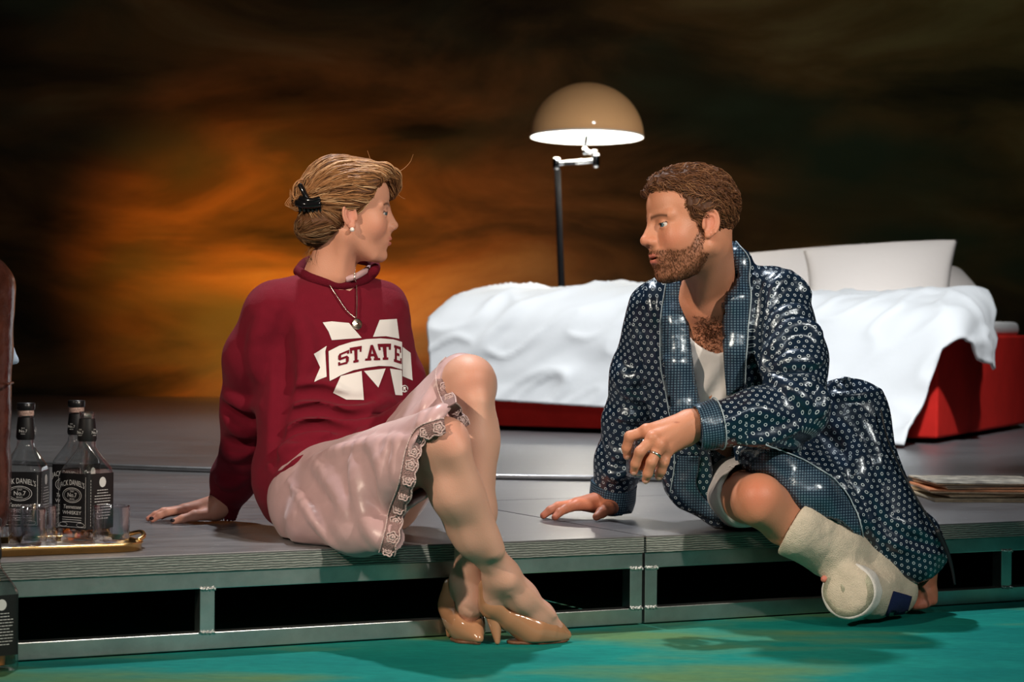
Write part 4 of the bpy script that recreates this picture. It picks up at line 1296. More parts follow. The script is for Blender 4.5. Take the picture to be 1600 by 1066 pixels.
def woman_hair():
    def line(P):
        q = P
        hx = np.interp(q[:, 2], [-0.12, -0.085, -0.05, -0.02, 0.012, 0.035, 0.06, 0.078, 0.10], [-0.075, -0.058, -0.038, -0.012, 0.020, 0.040, 0.055, 0.066, 0.09])
        return (q[:, 0] - hx) * 0.8
    ops = [('u', ell((-0.018, 0, 0.042), (0.102, 0.083, 0.083)), 0),
           ('u', ell((0.028, 0.0, 0.078), (0.056, 0.064, 0.044)), 0.02),
           ('i', line, 0.012),
           ('u', ell((-0.084, -0.004, -0.034), (0.046, 0.060, 0.044)), 0.018),
           ('u', ell((-0.050, 0.0, -0.022), (0.048, 0.071, 0.036)), 0.018),
           ('u', ell((-0.042, 0, 0.076), (0.062, 0.062, 0.052)), 0.02),
           ('u', rc((-0.095, -0.012, 0.050), (-0.112, -0.016, 0.030), 0.026, 0.024), 0.02),
           ('u', sph((-0.118, -0.022, 0.052), 0.016), 0.006), ('u', sph((-0.098, -0.032, 0.066), 0.017), 0.006),
           ('u', sph((-0.126, -0.012, 0.020), 0.015), 0.008),
           ('u', chain([(0.046, -0.03, 0.100), (0.073, -0.012, 0.103), (0.094, 0.012, 0.090), (0.102, 0.026, 0.068), (0.0975, 0.032, 0.046), (0.090, 0.034, 0.034)], [0.014, 0.016, 0.0145, 0.011, 0.007, 0.003], 0.01), 0.012),
           ]
    for sd in (1, -1):
        ops.append(('s', ell((-0.012, sd * 0.082, -0.016), (0.018, 0.020, 0.026)), 0.008))
    # lock relief following the sweep towards the clip
    def relief(P):
        d = P - np.array((-0.105, -0.02, 0.035), np.float32)
        th = np.arctan2(d[:, 2], d[:, 0] + 0.02); ph = np.arctan2(d[:, 1], np.hypot(d[:, 0], d[:, 2]))
        a = np.stack([th * 9, ph * 9, np.linalg.norm(d, axis=1) * 6], 1).astype(np.float32)
        return -0.0028 * (1 - np.abs(vnoise(a, 2))) ** 2 + 0.0012 * vnoise(a * 2.7, 4)
    ops.append(('d', relief, 0))
    f = head_space(ops, WC, WR, WS)
    lo, hi = bounds([wh(-0.16, -0.11, -0.12), wh(0.13, 0.11, 0.14)], 0.02)
    V, Q = surfnet(f, lo, hi, 0.0024); V = relax(V, Q, 1)
    bv = bvh_of(V, Q)
    hv = to_head(V, WC, WR, WS)
    rng = np.random.default_rng(5)
    clip = wh(-0.112, -0.020, 0.030)
    # starts: random surface points
    idx = rng.choice(len(V), 3600, replace=False)
    front = idx
    starts = [V[i] for i in front]
    def field(p, nn, t):
        q = to_head(np.array([tuple(p)]), WC, WR, WS)[0]
        if q[2] < -0.02 and q[0] < -0.045:
            # nape roll: sweeps down and round
            v = Vector((-0.5, 0, -0.6)) if q[1] > -0.02 else Vector((-0.8, -0.1, -0.35))
            return WR @ v
        if q[0] > 0.060:
            return WR @ Vector((-1.0, -0.45 + 0.3 * t, 0.55 - 0.3 * t)) if q[2] > 0.085 else WR @ Vector((-0.35, -0.35, 1.0))
        d = (clip - p)
        bend = Vector((0, 0, 0.25 * (q[0] + 0.05) / 0.1))
        return d.normalized() + WR @ bend * 0.6
    sV, sQ, sT, sI = strands(bv, starts, field, 13, 0.0085, 0.0010, 0.0006, 0.0030, rng, n=3, wob=0.09,
                             stop=lambda p: (p - clip).length < 0.018)
    # loose wisps
    W = []
    def wisp(pts, r=0.0007):
        V_, Q_ = tube_np(spline(pts, 16), np.linspace(r, r * 0.5, 16), 4, cap=False); W.append((V_, Q_))
    wisp([wh(0.09, 0.01, 0.098), wh(0.115, 0.01, 0.108), wh(0.135, 0.02, 0.128), wh(0.142, 0.02, 0.148)])
    wisp([wh(0.04, -0.02, 0.118), wh(0.035, -0.01, 0.135), wh(0.03, 0, 0.15)])
    wisp([wh(0.10, 0.03, 0.06), wh(0.118, 0.035, 0.045), wh(0.13, 0.04, 0.04)])
    for k in range(12):
        z0 = rng.uniform(-0.09, -0.06); y0 = rng.uniform(-0.04, 0.03)
        wisp([wh(-0.085, y0, z0), wh(-0.098, y0 - 0.01, z0 - 0.010), wh(-0.100 + rng.uniform(-0.012, 0.012), y0 - 0.012, z0 - 0.026), wh(-0.094 + rng.uniform(-0.012, 0.012), y0 - 0.01, z0 - 0.040)], 0.0005)
    for k in range(22):
        a = rng.uniform(0, 6.28); c = Vector((-0.118, -0.02, 0.045)); r = rng.uniform(0.016, 0.03)
        wisp([from_head(c + Vector((r * math.cos(a + t) * 0.9, -0.012 - 0.006 * math.sin(3 * t), r * math.sin(a + t))), WC, WR, WS) for t in (0, 0.6, 1.2, 1.8, 2.4)], 0.0013)
    for k in range(7):
        wisp([wh(-0.115, -0.03, 0.005), wh(-0.135 - 0.004 * k, -0.03, -0.002 + 0.002 * k), wh(-0.146, -0.025, 0.012 + 0.004 * k), wh(-0.150, -0.022, 0.026 + 0.004 * k)], 0.0010)
    wV, wQ = join(W)
    AV, AQ = join([(V, Q), (sV, sQ), (wV, wQ)])
    nv = len(V); ns_ = len(sV)
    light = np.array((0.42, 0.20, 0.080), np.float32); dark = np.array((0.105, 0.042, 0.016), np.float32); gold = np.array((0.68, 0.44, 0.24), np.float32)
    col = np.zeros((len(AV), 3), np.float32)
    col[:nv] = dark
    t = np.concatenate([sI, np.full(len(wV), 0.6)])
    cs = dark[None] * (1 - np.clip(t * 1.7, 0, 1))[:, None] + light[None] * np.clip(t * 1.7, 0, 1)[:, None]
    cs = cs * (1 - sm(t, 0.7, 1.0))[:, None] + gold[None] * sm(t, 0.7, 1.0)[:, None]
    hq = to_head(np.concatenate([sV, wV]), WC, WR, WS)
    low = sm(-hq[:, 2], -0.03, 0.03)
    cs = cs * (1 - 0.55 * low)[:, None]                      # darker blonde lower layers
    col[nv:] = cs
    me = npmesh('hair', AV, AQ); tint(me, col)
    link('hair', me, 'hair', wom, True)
    # claw clip
    mat('clip_black', (0.006, 0.006, 0.007), rough=0.12, spec=0.7)
    parts = []
    def tb(pts, r): parts.append(tube_np(spline([from_head(p, WC, WR, WS) for p in pts], 14), r, 8))
    tb([(-0.128, -0.042, 0.060), (-0.120, -0.050, 0.046), (-0.112, -0.055, 0.030), (-0.104, -0.056, 0.016)], [0.006] * 14)
    tb([(-0.132, -0.040, 0.018), (-0.118, -0.056, 0.014), (-0.100, -0.062, 0.014), (-0.078, -0.066, 0.018)], [0.009] * 14)
    tb([(-0.126, -0.044, 0.028), (-0.112, -0.057, 0.024), (-0.095, -0.064, 0.024), (-0.080, -0.067, 0.030)], [0.007] * 14)
    for i in range(6):
        x = -0.126 + 0.0095 * i
        tb([(x, -0.045 - 0.003 * i, 0.022), (x - 0.001, -0.049 - 0.003 * i, 0.008), (x + 0.003, -0.046 - 0.003 * i, -0.002)], [0.0035] * 14)
    V2 = []; Q2 = []; off = 0
    for v, q in parts:
        V2.append(v); Q2 += [tuple(i + off for i in f_) for f_ in clean_quads(q)]; off += len(v)
    link('hair_clip', pymesh('clip', np.concatenate(V2), Q2), 'clip_black', wom, True)
    # pearl earring
    mat('pearl', (0.85, 0.82, 0.78), rough=0.15, spec=0.7, coat=0.5)
    for sd in (1, -1):
        c = wh(-0.004, sd * 0.083, -0.0385)
        bm = bmesh.new(); bmesh.ops.create_uvsphere(bm, u_segments=20, v_segments=14, radius=0.0052)
        bmesh.ops.translate(bm, vec=c, verts=bm.verts); link('earring', bm_mesh('pearl', bm), 'pearl', wom, True)
woman_hair()

# ---------------------------------------------------------------- legs, feet, arm and hand
def skin_col(V, knees=()):
    c = np.tile(W_SKIN, (len(V), 1))
    n = vnoise(np.asarray(V, np.float32) * 30, 4)[:, None]
    c = c * (1 + 0.05 * n)
    for k, r in knees:
        c = mix(c, (0.66, 0.24, 0.16), 0.4 * blob(np.asarray(V, np.float32), tuple(k), (r, r, r)))
    return c
def woman_legs():
    n = []
    # near leg: knee, calf, ankle, foot
    hipN = at(512, 785, 4.80); kN = at(692, 694, 4.45)
    n.append(('u', rc(hipN, kN, 0.085, 0.047), 0))
    n.append(('u', sph(at(700, 684, 4.42), 0.033), 0.03))
    n.append(('u', chain([kN, at(712, 770, 4.465), at(742, 838, 4.505), at(786, 898, 4.545)], [0.045, 0.046, 0.038, 0.029], 0.03), 0.03))
    n.append(('u', rc(at(700, 755, 4.51), at(718, 815, 4.53), 0.040, 0.028), 0.04))          # calf muscle
    n.append(('u', rc(at(716, 706, 4.41), at(775, 860, 4.485), 0.020, 0.016), 0.03))          # shin bone
    n.append(('u', sph(at(797, 910, 4.528), 0.011), 0.025)); n.append(('u', sph(at(770, 905, 4.545), 0.015), 0.02))
    n.append(('u', chain([at(786, 900, 4.55), at(815, 933, 4.575), at(846, 962, 4.60), at(868, 980, 4.61)], [0.034, 0.030, 0.024, 0.016], 0.02), 0.02))
    n.append(('u', rc(at(780, 900, 4.555), at(772, 938, 4.575), 0.029, 0.026), 0.02))
    for i, (a, b_) in enumerate((((800, 915), (852, 962)), ((806, 908), (866, 962)), ((798, 925), (838, 968)))):
        n.append(('u', rc(at(a[0], a[1], 4.535), at(b_[0], b_[1], 4.583), 0.0055, 0.0045), 0.012))
    # far leg
    hipF = at(600, 775, 5.02); kF = at(731, 598, 4.66)
    m = []
    m.append(('u', rc(hipF, kF, 0.088, 0.052), 0))
    m.append(('u', sph(at(738, 592, 4.625), 0.037), 0.03))
    m.append(('u', chain([kF, at(739, 690, 4.635), at(742, 800, 4.625), at(732, 905, 4.63)], [0.050, 0.049, 0.040, 0.031], 0.03), 0.03))
    m.append(('u', rc(at(738, 665, 4.665), at(737, 745, 4.66), 0.040, 0.030), 0.04))
    m.append(('u', rc(at(748, 630, 4.60), at(748, 850, 4.59), 0.018, 0.015), 0.03))
    m.append(('u', sph(at(719, 912, 4.62), 0.014), 0.02)); m.append(('u', sph(at(748, 915, 4.62), 0.013), 0.02))
    m.append(('u', chain([at(732, 905, 4.63), at(735, 945, 4.61), at(736, 966, 4.615)], [0.032, 0.026, 0.018], 0.02), 0.02))
    m.append(('u', rc(at(728, 905, 4.64), at(714, 945, 4.665), 0.027, 0.024), 0.02))
    for a, b_ in (((728, 922), (728, 956)), ((738, 920), (740, 956)), ((746, 925), (748, 956))):
        m.append(('u', rc(at(a[0], a[1], 4.605), at(b_[0], b_[1], 4.592), 0.005, 0.004), 0.012))
    fn, fm = build(n), build(m)
    out = []
    for f, pts in ((fn, [hipN, kN, at(650, 650, 4.4), at(880, 1000, 4.62), at(760, 960, 4.6)]), (fm, [hipF, kF, at(690, 560, 4.6), at(770, 1000, 4.58), at(700, 960, 4.7)])):
        lo, hi = bounds(pts, 0.09)
        V, Q = surfnet(f, lo, hi, 0.0034); V = relax(V, Q, 1, 0.4)
        c = skin_col(V, ((at(705, 680, 4.40), 0.035), (at(742, 592, 4.60), 0.035)))
        out.append((V, Q, c))
    return out
W_body += woman_legs()
def dk(px, Y, h):
    """point above the deck at height h"""
    p = at_z(px, Y, DECK + h); return p
def woman_hand():
    o = []
    wr = dk(338, 5.13, 0.034)
    kn = [dk(291, 5.115, 0.032), dk(288, 5.135, 0.031), dk(291, 5.155, 0.028), dk(297, 5.172, 0.024)]
    mid = [dk(262, 5.100, 0.026), dk(256, 5.128, 0.025), dk(261, 5.155, 0.022), dk(272, 5.178, 0.019)]
    tip = [dk(239, 5.092, 0.0085), dk(233, 5.122, 0.0085), dk(240, 5.155, 0.0085), dk(254, 5.182, 0.008)]
    o.append(('u', rc(at(352, 785, 5.15), wr, 0.027, 0.025), 0))
    for i in range(4):
        o.append(('u', rc(wr, kn[i], 0.021, 0.0115), 0.016))
    for i in range(4):
        o.append(('u', chain([kn[i], mid[i], (mid[i] * 0.45 + tip[i] * 0.55) + Vector((0, 0, 0.002)), tip[i]], [0.0098, 0.0086, 0.0076, 0.0064], 0.004), 0.005))
    o.append(('u', chain([dk(332, 5.110, 0.022), dk(305, 5.085, 0.020), dk(286, 5.072, 0.013), dk(272, 5.066, 0.008)], [0.015, 0.012, 0.0095, 0.007], 0.006), 0.012))
    f = build(o)
    lo, hi = bounds([wr, tip[0], tip[3], at(356, 780, 5.15), dk(270, 5.05, 0)], 0.04)
    lo[2] = DECK - 0.01
    V, Q = surfnet(f, lo, hi, 0.0016); V = relax(V, Q, 1, 0.4)
    c = skin_col(V) * np.array((1.0, 0.85, 0.82), np.float32)
    for p in tip: c = mix(c, (0.60, 0.20, 0.15), 0.5 * blob(V, tuple(p), (0.015, 0.015, 0.015)))
    W_body.append((V, Q, c))
    mat('nail_dark', (0.02, 0.012, 0.015), rough=0.15)
    for p, d in ((dk(270.5, 5.0605, 0.0105), -1), (dk(237.5, 5.0865, 0.0125), -1)):
        b = bmesh.new(); bmesh.ops.create_uvsphere(b, u_segments=12, v_segments=8, radius=1.0)
        bmesh.ops.scale(b, vec=(0.0055, 0.0040, 0.0042), verts=b.verts); bmesh.ops.translate(b, vec=p, verts=b.verts)
        link('fingernail', bm_mesh('nail', b), 'nail_dark', wom, True)
woman_hand()
# torso under the clothes
def woman_torso():
    o = [('u', rc(at(525, 480, 5.02), at(522, 640, 5.0), 0.085, 0.085), 0), ('u', rc(at(522, 640, 5.0), at(535, 765, 4.95), 0.085, 0.095), 0.05),
         ('u', chain([at(450, 485, 4.97), at(392, 620, 5.05), at(352, 785, 5.15)], [0.045, 0.038, 0.026], 0.03), 0.05),
         ('u', chain([at(595, 488, 5.09), at(630, 610, 5.13), at(640, 700, 5.1)], [0.043, 0.036, 0.028], 0.03), 0.05),
         ('u', rc(at(450, 478, 4.97), at(598, 478, 5.08), 0.04, 0.04), 0.05)]
    V, Q = surfnet(build(o), tuple(at(330, 830, 4.8)), tuple(at(690, 420, 5.35)), 0.008)
    W_body.append((V, Q, skin_col(V)))
woman_torso()
_V, _Q = join([(v, q) for v, q, c in W_body])
_me = npmesh('body', _V, _Q); tint(_me, np.concatenate([c for v, q, c in W_body]))
link('body', _me, 'skin', wom, True)

# ---------------------------------------------------------------- garments
def fold_ops(bvh, folds, op='u'):
    """ridges or grooves laid on a garment: (points seen on it, radius, blend, sink)"""
    out = []
    for pts, r, k, sink in folds:
        P = []
        pp = spline(pts, max(4, len(pts) * 3))
        for x, y in pp:
            h, nn = cast(bvh, x, y)
            if h is None: continue
            P.append(h - nn * sink)
        if len(P) < 2: continue
        m = len(P)
        rad = [r * (0.25 + 0.75 * math.sin(math.pi * (i + 0.5) / m)) for i in range(m)]
        # break where depth jumps
        segs = [i for i in range(m - 1) if (P[i + 1] - P[i]).length < 0.06]
        for i in segs: out.append((op, rc(P[i], P[i + 1], rad[i], rad[i + 1]), k))
    return out
WL = Vector((0.84, 0.545, 0)).normalized(); WN = Vector((0.545, -0.84, 0)).normalized()
WTR = np.array([list(WL), list(WN), [0, 0, 1]]).T
mat('sweat_maroon', (0.165, 0.0055, 0.018), rough=0.9, spec=0.2, bump=0.35, bscale=900, sheen=0.04, var=0.06, vscale=40)
mat('sweat_rib', (0.120, 0.004, 0.014), rough=0.9, spec=0.2, bump=0.5, bscale=500)
mat('print_white', (0.78, 0.77, 0.75), rough=0.7, bump=0.15, bscale=600)
mat('slip_satin', (0.50, 0.325, 0.33), rough=0.36, spec=0.5, var=0.04, vscale=30, bump=0.12, bscale=30, sheen=0.2)
def sweater():
    base = [('u', ell(at(520, 545, 5.02), (0.178, 0.118, 0.17), WTR), 0),
            ('u', rc(at(433, 483, 4.955), at(592, 481, 5.085), 0.060, 0.058), 0.06),
            ('u', ell(at(520, 650, 4.99), (0.178, 0.135, 0.14), WTR), 0.06),
            ('u', ell(at(515, 728, 4.95), (0.170, 0.150, 0.10), WTR), 0.06),
            ('u', rc(at(450, 770, 4.86), at(478, 742, 4.80), 0.055, 0.05), 0.06),
            ('u', rc(at(478, 738, 4.82), at(630, 655, 4.86), 0.045, 0.035), 0.05),
            ('u', rc(at(440, 795, 4.90), at(438, 760, 4.90), 0.030, 0.04), 0.05),
            ('u', rc(at(436, 740, 4.93), at(449, 788, 4.895), 0.045, 0.036), 0.04),
            ('u', chain([at(424, 492, 4.955), at(397, 560, 4.99), at(390, 640, 5.05), at(388, 695, 5.085), at(366, 748, 5.13), at(355, 778, 5.15)],
                        [0.064, 0.066, 0.062, 0.058, 0.050, 0.038], 0.03), 0.03),
            ('u', chain([at(594, 490, 5.09), at(622, 590, 5.13), at(632, 690, 5.10)], [0.056, 0.056, 0.05], 0.03), 0.03),
            ('s', rc(at(530, 370, 5.02), at(527, 408, 4.995), 0.064, 0.062), 0.012)]
    lo, hi = bounds([at(330, 830, 5.2), at(330, 410, 4.8), at(690, 830, 4.7), at(690, 410, 5.25)], 0.02)
    f0 = build(base)
    V, Q = surfnet(f0, lo, hi, 0.011)
    b0 = bvh_of(V, Q)
    R_ = [([(434, 646), (465, 632), (505, 630), (540, 641), (575, 637), (605, 625), (624, 632)], 0.013, 0.012, 0.003),
          ([(430, 678), (468, 658), (505, 655), (545, 664), (600, 652)], 0.013, 0.012, 0.003),
          ([(432, 706), (470, 684), (505, 680), (540, 688)], 0.012, 0.012, 0.003),
          ([(437, 614), (465, 602), (500, 600), (540, 612)], 0.011, 0.014, 0.003),
          ([(424, 752), (462, 720), (500, 700), (556, 680), (612, 660)], 0.010, 0.012, 0.003),
          ([(422, 782), (446, 758), (470, 742)], 0.012, 0.012, 0.003),
          ([(418, 728), (442, 704), (466, 696)], 0.010, 0.012, 0.003),
          ([(629, 598), (632, 640), (614, 652)], 0.013, 0.012, 0.003),
          ([(350, 614), (376, 632), (408, 634)], 0.013, 0.016, 0.004), ([(348, 646), (372, 672), (402, 690)], 0.013, 0.016, 0.004),
          ([(346, 704), (366, 712), (398, 704)], 0.013, 0.014, 0.004), ([(338, 748), (356, 757), (380, 752)], 0.011, 0.014, 0.004),
          ([(408, 500), (400, 540), (404, 590)], 0.012, 0.025, 0.006), ([(470, 500), (480, 545), (472, 590)], 0.011, 0.025, 0.006)]
    G_ = [([(444, 490), (440, 540), (443, 600), (436, 660), (428, 720)], 0.016, 0.022, -0.004),
          ([(440, 630), (470, 617), (505, 616), (540, 626), (580, 622)], 0.010, 0.014, -0.003), ([(440, 662), (470, 645), (508, 643), (545, 653), (590, 646)], 0.010, 0.014, -0.003),
          ([(436, 694), (470, 672), (505, 668), (550, 676)], 0.009, 0.013, -0.003), ([(430, 732), (468, 705), (505, 694), (545, 678)], 0.010, 0.014, -0.003),
          ([(424, 768), (452, 745), (485, 728)], 0.009, 0.013, -0.003), ([(352, 634), (376, 652), (404, 660)], 0.010, 0.016, -0.003), ([(348, 686), (372, 694), (398, 694)], 0.010, 0.014, -0.003)]
    ops = base[:-1] + fold_ops(b0, R_) + fold_ops(b0, G_, 's') + [base[-1]]
    def fine(P): return vnoise(P * np.array((14, 14, 26), np.float32), 3) * 0.0030 + vnoise(P * 60, 8) * 0.0007
    ops.append(('d', fine, 0))
    ops.append(('i', lambda P: (DECK + 0.004) - P[:, 2], 0.004))
    V, Q = surfnet(build(ops), lo, hi, 0.0046); V = relax(V, Q, 1, 0.5)
    o = link('sweatshirt', npmesh('sweatshirt', V, Q), 'sweat_maroon', wom, True)
    bv = bvh_of(V, Q)
    # ribbed collar and cuff
    Vc, Qc = surfnet(build(base[:-1]), lo, hi, 0.010); bc = bvh_of(Vc, Qc)
    cp = []
    for x, y in ((466, 424), (478, 433), (496, 440), (518, 445), (541, 446), (562, 441), (578, 431), (586, 421)):
        h, nn = cast(bc, x, y, 5.0); cp.append(h + nn * 0.002)
    cp = spline(cp + [at(583, 412, 5.10), at(560, 405, 5.13), at(520, 402, 5.13), at(482, 408, 5.09), cp[0]], 60)
    f = chain([Vector(p) for p in cp], [0.0115] * 60)
    g = build([('u', f, 0), ('d', lambda P: vnoise(P * 90, 5) * 0.0006, 0)])
    lo2, hi2 = bounds(cp, 0.025)
    V2, Q2 = surfnet(g, lo2, hi2, 0.003); link('collar', npmesh('collar', relax(V2, Q2, 1), Q2), 'sweat_rib', o, True)
    tube_obj('undershirt_edge', spline([at(540, 437, 4.945), at(556, 432, 4.955), at(570, 424, 4.99), at(577, 419, 5.03)], 20), 0.007, 'slip_satin', wom)
    cuf = [at(357, 768, 5.148), at(350, 792, 5.155), at(347, 806, 5.155)]
    g = build([('u', chain(cuf, [0.043, 0.036, 0.033]), 0), ('s', chain([cuf[2], at(340, 835, 5.15)], [0.028, 0.03]), 0.004),
               ('i', lambda P: (P - A3(cuf[2])) @ A3((cuf[2] - cuf[0]).normalized()) - 0.006, 0.006), ('i', lambda P: (DECK + 0.003) - P[:, 2], 0.003),
               ('d', lambda P: 0.0012 * np.sin(np.arctan2(P[:, 1] - cuf[1].y, P[:, 0] - cuf[1].x) * 42), 0)])
    lo2, hi2 = bounds(cuf, 0.06)
    V2, Q2 = surfnet(g, lo2, hi2, 0.0026); link('cuff', npmesh('cuff', V2, Q2), 'sweat_rib', o, True)
    # chest print
    S = 0.2814
    def px(p): return (310 + p[0] * S, 400 + p[1] * S)
    P = lambda *pts: [px(p) for p in pts]
    emblem = [P((690, 370), (740, 364), (835, 373), (905, 455), (740, 468), (722, 420)),          # upper left of the M
              P((1005, 356), (1100, 350), (1114, 460), (1040, 446), (968, 450)),                  # upper right of the M
              P((790, 668), (905, 640), (918, 800), (820, 798), (748, 760)),                       # lower left leg
              P((918, 640), (1038, 626), (998, 732)),                                              # middle point
              P((1062, 626), (1128, 636), (1132, 775), (1092, 773)),                               # lower right leg
              P((640, 545), (712, 500), (704, 530), (712, 672), (642, 700), (676, 620)),          # left ribbon tail
              P((1132, 505), (1176, 538), (1150, 612), (1188, 692), (1132, 668))]                  # right ribbon tail
    lg = decal('chest_emblem', emblem, bv, 'print_white', o)
    top = [(722, 530), (780, 500), (850, 478), (930, 463), (1010, 458), (1080, 464), (1128, 478)]
    bot = [(728, 698), (790, 664), (860, 636), (930, 622), (1000, 612), (1070, 614), (1128, 632)]
    rib = [P(top[i], top[i + 1], bot[i + 1], bot[i]) for i in range(6)]
    decal('ribbon', rib, bv, 'print_white', lg, lift=0.0024)
    # slab letters on the curved ribbon; unit letters 0..1 wide, 0..1 high
    def bar(x0, y0, x1, y1): return [(x0, y0), (x1, y0), (x1, y1), (x0, y1)]
    w_ = 0.24
    Lt = {'T': [bar(0, .8, 1, 1), bar(.36, .0, .64, .8), bar(.22, 0, .78, .15), bar(0, .62, .16, .8), bar(.84, .62, 1, .8)],
          'A': [[(0.08, 0), (0.32, 0), (0.60, 1), (0.40, 1)], [(0.68, 0), (0.95, 0), (0.62, 1), (0.42, 1)], bar(.3, .27, .7, .43), bar(-.04, 0, .4, .14), bar(.58, 0, 1.04, .14)],
          'E': [bar(.1, 0, .36, 1), bar(0, .84, .95, 1), bar(0, 0, .97, .16), bar(.3, .42, .7, .58), bar(.8, .66, .95, .9), bar(.82, .1, .97, .34)],
          'S': [bar(.12, .84, .85, 1), [(0.0, .52), (.27, .56), (.27, .9), (.12, .98), (0, .86)], [(0, .6), (.12, .42), (.85, .46), (.85, .62), (.2, .62)], [(.73, .1), (.88, .04), (1, .16), (1, .46), (.85, .58), (.73, .5)], bar(.1, 0, .88, .16), bar(0, 0, .18, .30), bar(.82, .72, 1, 1)]}
    cells = [('S', (775, 612), (832, 598), (836, 522), (775, 548)), ('T', (848, 598), (898, 588), (905, 500), (838, 512)), ('A', (926, 583), (1004, 580), (988, 492), (930, 498)),
             ('T', (1010, 580), (1062, 577), (1066, 487), (992, 489)), ('E', (1082, 588), (1126, 602), (1122, 506), (1084, 494))]
    lets = []
    for ch, bl, br, tr, tl in cells:
        for poly in Lt[ch]:
            q = []
            for x, y in poly:
                X = (bl[0] * (1 - x) + br[0] * x) * (1 - y) + (tl[0] * (1 - x) + tr[0] * x) * y
                Yy = (bl[1] * (1 - x) + br[1] * x) * (1 - y) + (tl[1] * (1 - x) + tr[1] * x) * y
                q.append(px((X, Yy)))
            lets.append(q)
    decal('lettering', lets, bv, 'sweat_maroon', lg, lift=0.0036, step=3.0)
    edge = [P(top[i], top[i + 1], (top[i + 1][0], top[i + 1][1] - 11), (top[i][0], top[i][1] - 11)) for i in range(6)]
    # registered sign
    rg = []
    for i in range(20):
        a, b_ = 2 * math.pi * i / 20, 2 * math.pi * (i + 1) / 20
        rg.append(P((1143 + 20 * math.cos(a), 738 + 20 * math.sin(a)), (1143 + 20 * math.cos(b_), 738 + 20 * math.sin(b_)), (1143 + 15 * math.cos(b_), 738 + 15 * math.sin(b_)), (1143 + 15 * math.cos(a), 738 + 15 * math.sin(a))))
    rg += [P((1136, 728), (1140, 728), (1140, 749), (1136, 749)), P((1140, 728), (1150, 730), (1150, 737), (1140, 739)), P((1142, 738), (1146, 738), (1152, 749), (1147, 749))]
    decal('lettering', rg, bv, 'print_white', lg, step=3.0)
    # necklace
    mat('silver', (0.72, 0.66, 0.55), rough=0.25, metal=1.0)
    nl = [(486, 404), (500, 425), (520, 455), (540, 485), (553, 497)]; nr = [(556, 497), (557, 470), (556, 440), (554, 425)]
    pts = []
    for x, y in list(spline(nl, 22)) + list(spline(nr, 14)):
        h, nn = cast(bv, x, y, 4.93)
        if y < 441: h = at(x, y, 4.945 + (441 - y) * 0.0006)
        pts.append(h + nn * 0.003 - Vector((0, 0.004, 0)))
    V2, Q2 = tube_np([tuple(p) for p in pts], [0.0011 + 0.0006 * (i % 2) for i in range(len(pts))], 6)
    ne = link('necklace', pymesh('chain', V2, clean_quads(Q2)), 'silver', wom, True)
    h, nn = cast(bv, 556.5, 507)
    ax = Vector((0, 0, 1)).rotation_difference(nn).to_matrix()
    lathe('pendant', [(0, -0.002), (0.0115, -0.002), (0.0125, 0), (0.0115, 0.002), (0.0095, 0.001), (0.0085, 0.0022), (0.0065, 0.001), (0.0055, 0.0022), (0.0035, 0.001), (0.0025, 0.0022), (0, 0.002)], 'silver', ne, 32, h + nn * 0.004, axis=ax)
    return bv
SW_BVH = sweater()

